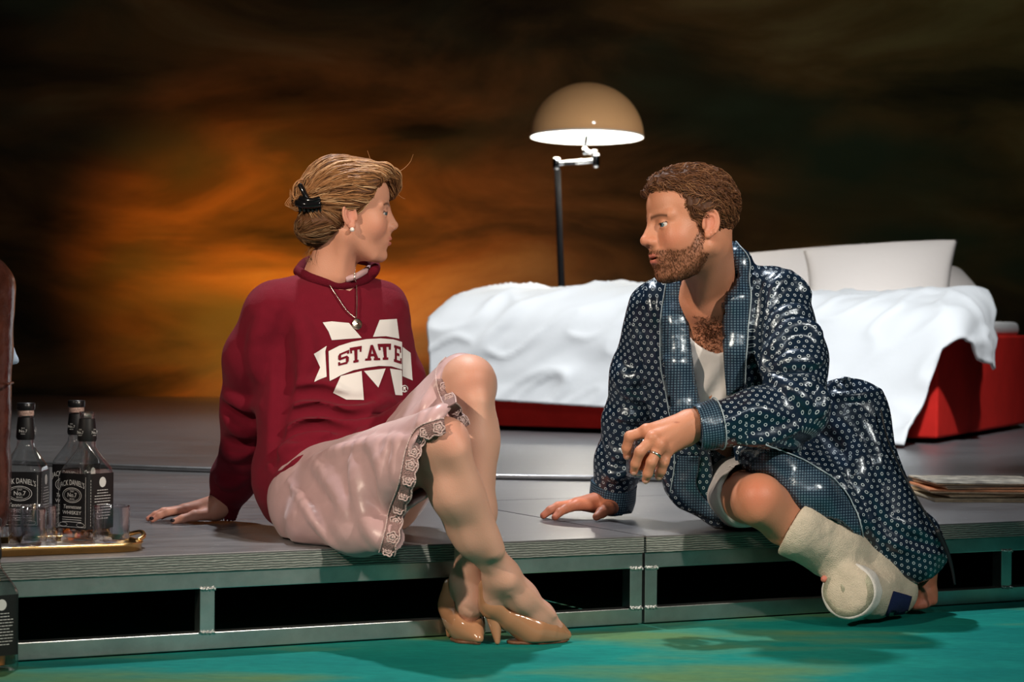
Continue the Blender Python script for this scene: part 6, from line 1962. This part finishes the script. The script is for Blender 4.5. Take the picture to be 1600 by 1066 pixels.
# ---------------------------------------------------------------- bandage
mat('bandage', (0.62, 0.56, 0.45), rough=0.85, var=0.08, vscale=30, bump=0.5, bscale=420)
mat('bandage_dirty', (0.50, 0.50, 0.38), rough=0.9, var=0.12, vscale=22, bump=0.5, bscale=400, var2=(0.20, 0.20, 0.15))
mat('strap_white', (0.66, 0.66, 0.64), rough=0.75, bump=0.3, bscale=300)
mat('velcro_blue', (0.012, 0.03, 0.16), rough=0.7, bump=1.0, bscale=600)
def bandage():
    shin = [at(1240, 825, 4.88), at(1300, 856, 4.945), at(1360, 886, 5.01), at(1397, 922, 5.045)]
    leg = chain(shin, [0.066, 0.062, 0.050, 0.046], 0.03)
    foot = chain([at(1395, 926, 5.04), at(1362, 925, 4.97), at(1328, 924, 4.885)], [0.050, 0.053, 0.058], 0.03)
    noise = lambda P: vnoise(P * 40, 3) * 0.0016 + vnoise(P * 110, 5) * 0.0006
    cutk = plane(at(1240, 825, 4.88), Vector((-0.75, 0.25, 0.45)))
    fdir = (at(1328, 924, 4.885) - at(1395, 926, 5.04)).normalized(); tn = (fdir + Vector((0.05, -0.55, 0.12))).normalized()
    tp = at(1328, 924, 4.885) + tn * 0.030
    footc = build([('u', foot, 0), ('i', plane(tp, tn), 0.03)])
    ops = [('u', leg, 0), ('i', cutk, 0.004), ('u', footc, 0.03), ('i', lambda P: 0.0015 - P[:, 2], 0.006), ('d', noise, 0)]
    fo = [('u', foot, 0), ('i', plane(tp, tn), 0.03), ('i', lambda P: 0.0015 - P[:, 2], 0.006)]
    lo, hi = bounds(shin + [at(1300, 960, 4.86), at(1322, 922, 4.85), at(1430, 960, 5.05)], 0.085); lo[2] = -0.004
    V, Q = surfnet(build(ops), lo, hi, 0.003); V = relax(V, Q, 1, 0.4)
    o = link('bandage', npmesh('bandage', V, Q), 'bandage', man, True)
    def band(a, b_, off, name, m):
        pa, pb = plane(tp - tn * a, -tn), plane(tp - tn * b_, tn)
        f = build(fo + [('d', lambda P: vnoise(P * 50, 7) * 0.0015 - off, 0)])
        g = lambda P: smax(smax(f(P), pb(P), 0.003), pa(P), 0.003)
        V, Q = surfnet(g, lo, hi, 0.003); V = relax(V, Q, 1, 0.4)
        return link(name, npmesh(name, V, Q), m, o, True)
    band(0.052, 0.016, 0.0040, 'strap', 'strap_white')
    # toe cap with worn dirt, sagging where the cloth is loose
    fb = bvh_of(*surfnet(build(fo), lo, hi, 0.006))
    sag = fold_ops(fb, [([(1318, 902), (1336, 912), (1336, 934), (1320, 944)], 0.011, 0.018, -0.003), ([(1304, 908), (1303, 928), (1312, 944)], 0.008, 0.014, -0.002), ([(1330, 890), (1345, 900)], 0.007, 0.014, -0.002)], 's')
    f = build(fo + [('d', lambda P: vnoise(P * 40, 9) * 0.0014 - 0.0016, 0)] + sag)
    g = lambda P: smax(f(P), -plane(tp - tn * 0.020, tn)(P), 0.002)
    V, Q = surfnet(g, lo, hi, 0.0028); V = relax(V, Q, 1, 0.4)
    link('toe_cover', npmesh('toe', V, Q), 'bandage_dirty', o, True)
    bv = bvh_of(*surfnet(build(ops), lo, hi, 0.006))
    p = decal('hook_patch', [[(1396, 924), (1424, 932), (1417, 958), (1384, 962)]], bv, 'velcro_blue', o, lift=0.004, step=5)
    md = p.modifiers.new('t', 'SOLIDIFY'); md.thickness = 0.003
    # toes peeping out at the side
    f = build([('u', rc(at(1300, 890, 4.915), at(1291, 888, 4.90), 0.012, 0.010), 0), ('u', rc(at(1298, 905, 4.91), at(1288, 905, 4.895), 0.010, 0.008), 0.003)])
    V, Q = surfnet(f, *bounds([at(1288, 888, 4.9), at(1300, 906, 4.9)], 0.03), 0.002)
    me = npmesh('toe', V, Q); tint(me, np.tile((0.58, 0.20, 0.15), (len(V), 1))); link('toe', me, 'skin_man', o, True)
bandage()

# ---------------------------------------------------------------- robe
def pattern_material(name, kind):
    m = bpy.data.materials.new(name); MATS[name] = m
    nt, b = nodes_of(m)
    uv = N(nt, 'ShaderNodeUVMap'); uv.uv_map = 'UVMap'
    sp = N(nt, 'ShaderNodeSeparateXYZ'); nt.links.new(uv.outputs[0], sp.inputs[0])
    def M(op, a, b_=None, c=None):
        n = N(nt, 'ShaderNodeMath', operation=op)
        for i, v in enumerate((a, b_, c)):
            if v is None: continue
            if isinstance(v, (int, float)): n.inputs[i].default_value = v
            else: nt.links.new(v, n.inputs[i])
        return n.outputs[0]
    s = 0.0172 if kind == 'rings' else 0.0060
    x = M('DIVIDE', sp.outputs[0], s); y = M('DIVIDE', sp.outputs[1], s * 0.80 if kind == 'rings' else s)
    if kind == 'rings':
        x = M('ADD', x, M('MULTIPLY', M('FLOORED_MODULO', M('FLOOR', y), 2.0), 0.5))
    fx = M('SUBTRACT', M('FRACT', x), 0.5); fy = M('SUBTRACT', M('FRACT', y), 0.5)
    if kind == 'rings':
        fy = M('MULTIPLY', fy, 0.80)
        r = M('SQRT', M('ADD', M('MULTIPLY', fx, fx), M('MULTIPLY', M('MULTIPLY', fy, 0.85), fy)))
        w_ = M('SUBTRACT', 1.0, M('MULTIPLY', M('ABSOLUTE', M('SUBTRACT', r, 0.160)), 19.0))
        w_ = M('MAXIMUM', M('MINIMUM', M('MULTIPLY', w_, 1.8), 1.0), 0.0)
    else:
        r = M('MAXIMUM', M('ABSOLUTE', fx), M('ABSOLUTE', fy))
        w_ = M('MAXIMUM', M('MINIMUM', M('MULTIPLY', M('SUBTRACT', 0.36, r), 12.0), 1.0), 0.0)
    mx = N(nt, 'ShaderNodeMix', data_type='RGBA'); nt.links.new(w_, mx.inputs[0])
    mx.inputs[6].default_value = (0.0065, 0.0165, 0.036, 1)
    mx.inputs[7].default_value = (0.50, 0.60, 0.66, 1) if kind == 'rings' else (0.080, 0.145, 0.205, 1)
    nt.links.new(mx.outputs[2], b.inputs['Base Color'])
    b.inputs['Roughness'].default_value = 0.27; b.inputs['Specular IOR Level'].default_value = 0.75
    b.inputs['Specular Tint'].default_value = (0.75, 0.88, 1.0, 1)
    b.inputs['Anisotropic'].default_value = 0.4
    tc = N(nt, 'ShaderNodeTexCoord'); nz = N(nt, 'ShaderNodeTexNoise'); nz.inputs['Scale'].default_value = 36; nz.inputs['Detail'].default_value = 3
    nt.links.new(tc.outputs['Object'], nz.inputs['Vector'])
    bp = N(nt, 'ShaderNodeBump'); bp.inputs['Strength'].default_value = 0.35; bp.inputs['Distance'].default_value = 0.006
    nt.links.new(nz.outputs['Fac'], bp.inputs['Height']); nt.links.new(bp.outputs[0], b.inputs['Normal'])
pattern_material('robe_satin', 'rings'); pattern_material('robe_trim', 'checks')
mat('piping', (0.34, 0.44, 0.50), rough=0.35)
mat('belt_black', (0.008, 0.010, 0.014), rough=0.5)
mat('shorts_grey', (0.55, 0.54, 0.55), rough=0.8, bump=0.3, bscale=60)
mat('undershirt', (0.72, 0.71, 0.71), rough=0.85, bump=0.25, bscale=24)
ML = Vector((0.90, -0.42, 0)).normalized(); MN = Vector((-0.42, -0.90, 0)).normalized()
MTR = np.array([list(ML), list(MN), [0, 0, 1]]).T
def px_of(P):
    q = (P.astype(np.float64) - np.array(tuple(CAMP))) @ np.array(CAMR)
    return 800 + F * q[:, 0] / -q[:, 2], 533 - F * q[:, 1] / -q[:, 2]
def set_uv(me, V, Q, bones):
    """cloth coordinates along and around the nearest limb, in metres"""
    V = np.asarray(V, np.float64); fc = V[Q].mean(1)
    best = np.full(len(Q), 1e9); bi = np.zeros(len(Q), int)
    for i, (a, b_, r, *_p) in enumerate(bones):
        a, b_ = np.array(tuple(a)), np.array(tuple(b_)); ba = b_ - a
        t = np.clip(((fc - a) @ ba) / (ba @ ba), -0.1, 1.1)
        d = np.linalg.norm(fc - a - t[:, None] * ba, axis=1) / r
        m = d < best; best[m] = d[m]; bi[m] = i
    uv = np.zeros((len(Q), 4, 2))
    for i, (a, b_, r, *flat_) in enumerate(bones):
        m = bi == i
        if not m.any(): continue
        a, b_ = np.array(tuple(a)), np.array(tuple(b_)); ax = (b_ - a) / np.linalg.norm(b_ - a)
        ref = np.array((0, -1.0, 0.15)); ref = ref - ax * (ref @ ax); ref /= np.linalg.norm(ref); sd = np.cross(ax, ref)
        p = V[Q[m]] - a
        ang = np.arctan2(p @ sd, p @ ref)
        a0 = ang[:, :1]; ang = a0 + (ang - a0 + np.pi) % (2 * np.pi) - np.pi
        uv[m, :, 0] = (p @ sd) * 1.12 if flat_ else ang * r; uv[m, :, 1] = p @ ax
    l = me.uv_layers.new(name='UVMap')
    l.data.foreach_set('uv', uv.astype(np.float32).ravel())
def robe():
    B = []   # bones for cloth coordinates
    def limb(pts, rad, k=0.03, blend=0.03, planar=False):
        for i in range(len(pts) - 1 if planar is not None else 0): B.append((pts[i], pts[i + 1], (rad[i] + rad[i + 1]) / 2) + ((1,) if planar else ()))
        return ('u', chain(pts, rad, k), blend)
    tors = [at(1115, 470, 5.10), at(1122, 740, 5.17)]
    B.append((tors[0], tors[1], 0.16, 1)); B.append((at(1298, 610, 5.1), at(1318, 735, 5.1), 0.10, 1))
    base = [('u', ell(at(1116, 545, 5.12), (0.172, 0.122, 0.20), MTR), 0),
            ('u', rc(at(1043, 470, 5.14), at(1203, 462, 5.01), 0.055, 0.064), 0.06),
            ('u', ell(at(1118, 670, 5.16), (0.150, 0.140, 0.17), MTR), 0.06),
            ('u', ell(at(1165, 752, 5.21), (0.190, 0.170, 0.10), MTR), 0.06),
            limb([at(1022, 480, 5.15), at(992, 590, 5.23), at(981, 660, 5.28), at(968, 725, 5.32), at(956, 768, 5.35)], [0.058, 0.055, 0.056, 0.054, 0.050], 0.03, 0.03),
            limb([at(1214, 478, 4.99), at(1238, 560, 4.92), at(1246, 632, 4.87)], [0.076, 0.074, 0.066], 0.03, 0.03),
            limb([at(1246, 640, 4.87), at(1180, 652, 4.83), at(1118, 664, 4.80)], [0.070, 0.058, 0.050], 0.03, 0.025),
            # raised knee under the cloth, and the fall below it
            limb([at(1235, 735, 5.26), at(1325, 655, 5.10)], [0.125, 0.088], 0.04, 0.05, None),
            limb([at(1325, 655, 5.10), at(1345, 745, 5.06), at(1375, 815, 5.045), at(1415, 862, 5.05)], [0.086, 0.088, 0.085, 0.072], 0.04, 0.04, True),
            ('u', rc(at(1378, 845, 5.03), at(1428, 885, 5.06), 0.055, 0.042), 0.04),
            ('u', rc(at(1440, 845, 5.07), at(1462, 868, 5.075), 0.05, 0.028), 0.05),
            limb([at(1215, 712, 5.06), at(1290, 762, 4.995), at(1325, 815, 4.985)], [0.072, 0.062, 0.040], 0.04, 0.05, True),
            limb([at(1172, 716, 4.97), at(1215, 724, 4.905), at(1262, 768, 4.895), at(1318, 822, 4.93)], [0.026, 0.040, 0.046, 0.034], 0.03, 0.05, True),
            # front panel lying on the deck
            limb([at(1070, 715, 5.12), at(1082, 765, 5.11), at(1125, 800, 5.09), at(1180, 822, 5.02)], [0.060, 0.044, 0.026, 0.016], 0.03, 0.04),
            # rolled collar edges
            ('u', chain([at(1139, 382, 5.06), at(1154, 408, 5.00), at(1154, 470, 4.955), at(1150, 545, 4.955), at(1150, 640, 4.985)], [0.014, 0.024, 0.026, 0.026, 0.02], 0.02), 0.03),
            ('u', chain([at(1056, 440, 5.10), at(1056, 500, 5.035), at(1060, 570, 5.015), at(1070, 640, 5.02), at(1082, 700, 5.04)], [0.020, 0.024, 0.026, 0.026, 0.02], 0.02), 0.03)]
    lo, hi = bounds([at(920, 830, 5.4), at(920, 370, 4.9), at(1490, 920, 5.0), at(1490, 370, 5.3), at(1110, 700, 4.74), at(1200, 800, 5.42)], 0.02)
    Vb, Qb = surfnet(build(base), lo, hi, 0.012); b0 = bvh_of(Vb, Qb)
    R_ = [  # near sleeve
          ([(1192, 500), (1210, 450), (1236, 425)], 0.0143, 0.014, 0.0020), ([(1200, 520), (1225, 490), (1262, 488), (1286, 494)], 0.0154, 0.013, 0.0020),
          ([(1196, 556), (1230, 515), (1262, 512), (1280, 530)], 0.0154, 0.016, 0.0020), ([(1205, 574), (1240, 560), (1285, 552)], 0.0132, 0.011, 0.0015),
          ([(1212, 572), (1250, 568), (1288, 562)], 0.0143, 0.011, 0.0015), ([(1190, 588), (1225, 600), (1252, 620), (1262, 640)], 0.0143, 0.013, 0.0015),
          ([(1236, 592), (1262, 600), (1275, 596)], 0.0121, 0.011, 0.0015), ([(1195, 545), (1193, 570), (1205, 582)], 0.0110, 0.011, 0.0015),
          ([(1280, 600), (1286, 625), (1278, 650)], 0.0132, 0.013, 0.0020), ([(1240, 430), (1262, 460), (1272, 480)], 0.0110, 0.013, 0.0015),
          ([(1130, 660), (1180, 640), (1230, 650)], 0.0110, 0.018, 0.0025), ([(1160, 690), (1200, 684), (1245, 668)], 0.0121, 0.018, 0.0025),
          # far sleeve
          ([(990, 505), (1002, 540), (1012, 575)], 0.0110, 0.014, 0.0020), ([(968, 575), (985, 592), (1010, 578)], 0.0143, 0.013, 0.0020), ([(965, 590), (980, 612), (1012, 622)], 0.0132, 0.011, 0.0015),
          ([(958, 648), (985, 650), (1015, 656)], 0.0132, 0.011, 0.0015), ([(946, 690), (970, 712), (1005, 690)], 0.0132, 0.013, 0.0020), ([(944, 735), (965, 742), (1000, 730)], 0.0132, 0.011, 0.0015),
          # skirt over the raised leg
          ([(1300, 605), (1340, 590), (1372, 600)], 0.0132, 0.013, 0.0010), ([(1300, 618), (1340, 618), (1374, 612)], 0.0110, 0.011, 0.0015),
          ([(1230, 690), (1290, 720), (1330, 780), (1372, 832), (1420, 858), (1470, 866)], 0.0121, 0.011, 0.0015),
          ([(1300, 660), (1335, 700), (1355, 760), (1385, 805)], 0.0143, 0.018, 0.0020), ([(1340, 640), (1366, 690), (1378, 740)], 0.0132, 0.016, 0.0020),
          ([(1180, 700), (1215, 690), (1260, 700)], 0.0132, 0.013, 0.0015), ([(1395, 812), (1430, 826), (1465, 846)], 0.0132, 0.014, 0.0020), ([(1330, 700), (1350, 790), (1380, 870)], 0.0121, 0.016, 0.0020),
          # chest
          ([(1014, 440), (1020, 500), (1026, 560)], 0.0099, 0.013, 0.0015), ([(1180, 420), (1182, 480), (1178, 560)], 0.0088, 0.013, 0.0015)]
    G_ = [([(1186, 450), (1180, 520), (1182, 600)], 0.010, 0.02, -0.003), ([(1020, 520), (1022, 580), (1025, 640)], 0.008, 0.02, -0.003), ([(1210, 566), (1240, 563), (1282, 557)], 0.005, 0.010, 0.0),
          ([(1290, 585), (1330, 605), (1368, 604)], 0.006, 0.010, 0.0)]
    ops = base + fold_ops(b0, R_) + fold_ops(b0, G_, 's')
    ops.append(('d', lambda P: vnoise(P * np.array((13, 13, 17), np.float32), 41) * 0.0048 + vnoise(P * 34, 42) * 0.0016, 0))
    iL = np.array([(1062, 380), (1065, 439), (1073, 463), (1076, 489), (1079, 532), (1086, 589), (1092, 620), (1104, 660), (1112, 720), (1120, 790)], float)
    iR = np.array([(1134, 380), (1131, 420), (1130, 495), (1131, 551), (1135, 620), (1138, 660), (1144, 690), (1150, 730), (1160, 790)], float)
    f0 = build(ops)
    skinC = rc(at(1110, 500, 5.09), at(1112, 600, 5.13), 0.092, 0.097)
    neck = rc(mh(-0.035, 0, -0.04), at(1112, 470, 5.06), 0.062, 0.063)
    def f(P):
        d = f0(P)
        x, y = px_of(P)
        sc = P[:, 1] / F
        gap = np.maximum(np.interp(y, iL[:, 1], iL[:, 0]) - x, x - np.interp(y, iR[:, 1], iR[:, 0])) * sc
        gap = np.maximum(gap, np.maximum(P[:, 1] - 5.13, 4.895 - P[:, 1]))
        gap = np.maximum(gap, (y - 775) * sc)
        d = smax(d, -gap, 0.006)
        d = smax(d, -neck(P), 0.006)
        e = (P - A3(SEAM)) @ A3(-Vv)
        fl = (DECK + 0.003) - P[:, 2]
        d = np.where(e > 0.006, d, np.maximum(d, fl))
        # lower left border of the skirt cloth over the bandaged leg
        brd = np.interp(x, [1140, 1150, 1175, 1205, 1225, 1245, 1262, 1300, 1335, 1352, 1370, 1400, 1432, 1455, 1478, 1490], [790, 742, 740, 742, 768, 795, 812, 812, 835, 868, 880, 902, 913, 905, 886, 870])
        d = np.where((x > 1150) & (P[:, 1] < 5.20), smax(d, (y - brd) * sc * 0.7, 0.004), d)
        return d
    V, Q = surfnet(f, lo, hi, 0.0052, margin=2.0); V = relax(V, Q, 1, 0.5)
    me = npmesh('robe', V, Q); set_uv(me, V, Q, B)
    o = link('robe', me, 'robe_satin', man, True)
    bv = bvh_of(V, Q)
    def strip(a, b_, n=14):
        a, b_ = spline(a, n), spline(b_, n)
        return [[tuple(a[i]), tuple(a[i + 1]), tuple(b_[i + 1]), tuple(b_[i])] for i in range(n - 1)]
    def trim(name, a, b_, lift=0.005, th=0.004):
        d = decal(name, strip(a, b_), bv, 'robe_trim', o, lift=lift, step=7, single=True)
        md = d.modifiers.new('t', 'SOLIDIFY'); md.thickness = th; md.offset = 0
        return d
    def pipe(line, lift=0.007, r=0.0016, m='piping'):
        P_ = []
        for x, y in spline(line, 40):
            h, nn = cast(bv, x, y)
            if h is not None: P_.append(h + nn * lift * 0.7 + (CAMP - h).normalized() * lift * 0.7)
        if len(P_) > 3:
            P2 = [P_[0]]
            for p in P_[1:]:
                if (p - P2[-1]).length < 0.06: P2.append(p)
            V2, Q2 = tube_np([tuple(p) for p in P2], r, 6); link('piping', pymesh('pipe', V2, clean_quads(Q2)), m, o, True)
    Lo = [(1043, 440), (1037, 482), (1034, 533), (1036, 580), (1044, 620), (1052, 660), (1060, 700)]; Li = [(1063, 440), (1071, 463), (1074, 489), (1077, 532), (1084, 589), (1090, 620), (1100, 660)]
    Ro = [(1148, 380), (1166, 400), (1171, 425), (1171, 467), (1167, 523), (1163, 570), (1162, 600)]; Ri = [(1139, 382), (1134, 402), (1132, 425), (1131, 480), (1132, 530), (1135, 580), (1138, 618)]
    trim('lapel', Lo, [(x - 1, y) for x, y in Li]); trim('lapel', Ri, Ro)
    pipe(Lo); pipe(Ro)
    # trim along the open skirt edge, and on the panel lying on the deck
    So = [(1196, 693), (1225, 704), (1260, 724), (1295, 746), (1322, 770), (1338, 805), (1347, 840), (1351, 862)]; Si = [(1170, 738), (1206, 740), (1227, 768), (1246, 794), (1266, 808), (1304, 810), (1332, 830), (1344, 852)]
    trim('skirt_trim', So, Si, 0.004, 0.003); pipe(So)
    trim('front_trim', [(1062, 712), (1056, 735), (1056, 765), (1080, 795), (1120, 814), (1158, 824)], [(1094, 712), (1092, 735), (1088, 755), (1102, 780), (1135, 796), (1160, 810)], 0.004, 0.003)
    pipe([(1055, 690), (1055, 730), (1050, 768)])
    # cuffs
    def cuff(pts, rad, axis_cut):
        g = build([('u', chain(pts, rad), 0), ('s', chain([pts[-1], pts[-1] + (pts[-1] - pts[-2]).normalized() * 0.05], [rad[-1] - 0.007, rad[-1]]), 0.004),
                   ('i', plane(pts[-1] + (pts[-1] - pts[-2]).normalized() * 0.006, pts[-1] - pts[-2]), 0.003), ('i', plane(pts[0], pts[0] - pts[1]), 0.003),
                   ('i', lambda P: (DECK + 0.003) - P[:, 2], 0.003), ('d', lambda P: vnoise(P * 30, 17) * 0.0022, 0)])
        V2, Q2 = surfnet(g, *bounds(pts, 0.08), 0.004); V2 = relax(V2, Q2, 1)
        me = npmesh('cuff', V2, Q2); set_uv(me, V2, Q2, [(pts[0], pts[-1], rad[0])])
        return link('cuff', me, 'robe_trim', o, True)
    cuff([at(960, 752, 5.345), at(957, 778, 5.355), at(955, 793, 5.36)], [0.056, 0.056, 0.054], None)
    cuff([at(1122, 662, 4.803), at(1102, 666, 4.797), at(1092, 667.5, 4.795)], [0.0545, 0.052, 0.050], None)
    def ring_pipe(c, ax, r):
        ax = ax.normalized(); u_ = ax.cross(Vector((0, 0, 1))).normalized(); v_ = ax.cross(u_)
        V2, Q2 = tube_np([tuple(c + u_ * r * math.cos(t) + v_ * r * math.sin(t)) for t in np.linspace(0, 2 * math.pi, 40)], 0.0016, 6)
        link('piping', pymesh('pipe', V2, clean_quads(Q2)), 'piping', o, True)
    ring_pipe(at(1122, 662, 4.803), at(1122, 662, 4.803) - at(1092, 667.5, 4.795), 0.0565)
    # belt with a long hanging tail
    bl = spline([at(1376, 640, 5.0), at(1388, 690, 4.99), at(1412, 742, 4.985), at(1440, 792, 4.98), at(1466, 832, 4.985)], 40)
    V2, Q2 = tube_np(bl, 0.0024, 6); belt = link('belt', pymesh('belt', V2, clean_quads(Q2)), 'belt_black', man, True)
    tl = spline([at(1464, 828, 4.985), at(1480, 862, 5.0), at(1488, 890, 5.01), at(1492, 914, 5.015)], 24)
    V2, Q2 = tube_np(tl, np.linspace(0.006, 0.0025, 24), 6); link('belt_tail', pymesh('tail', V2, clean_quads(Q2)), 'belt_black', belt, True)
    # undershirt
    def fu(P):
        d = np.minimum(skinC(P) - 0.008, rc(at(1112, 600, 5.13), at(1125, 720, 5.17), 0.105, 0.11)(P))
        x, y = px_of(P); sc = P[:, 1] / F
        top = np.interp(x, [1060, 1078, 1090, 1105, 1120, 1135, 1150], [505, 526, 538, 547, 552, 549, 535])
        d = d + 0.006 * np.sin((x * 0.8 + y * 0.55) * 0.16 + 2.0 * vnoise(P * 12, 6)) * np.clip((y - 560) / 60, 0, 1)
        return smax(smax(d, (top - y) * sc * 0.8, 0.004), (y - 690) * sc * 0.8, 0.004)
    V2, Q2 = surfnet(fu, *bounds([at(1040, 480, 5.0), at(1190, 760, 5.25), at(1110, 600, 4.98)], 0.06), 0.005); V2 = relax(V2, Q2, 1)
    link('undershirt', npmesh('undershirt', V2, Q2), 'undershirt', man, True)
    # shorts leg
    a, b_ = at(1150, 770, 5.14), at(1174, 772, 4.95)
    ax = (b_ - a).normalized()
    g = build([('u', rc(a, b_, 0.086, 0.072), 0), ('s', rc(a, b_ + ax * 0.1, 0.072, 0.058), 0.003), ('i', plane(b_ - ax * 0.015, ax), 0.003), ('i', lambda P: (DECK + 0.004) - P[:, 2], 0.003), ('d', lambda P: vnoise(P * 26, 15) * 0.004, 0)])
    V2, Q2 = surfnet(g, *bounds([a, b_], 0.1), 0.005); V2 = relax(V2, Q2, 1)
    link('shorts', npmesh('shorts', V2, Q2), 'shorts_grey', man, True)
robe()
_g = at(1005, 745, 4.803)
tumbler(_g, 'tumbler with amber whiskey held from above in the hand of the robed man', 0.052)
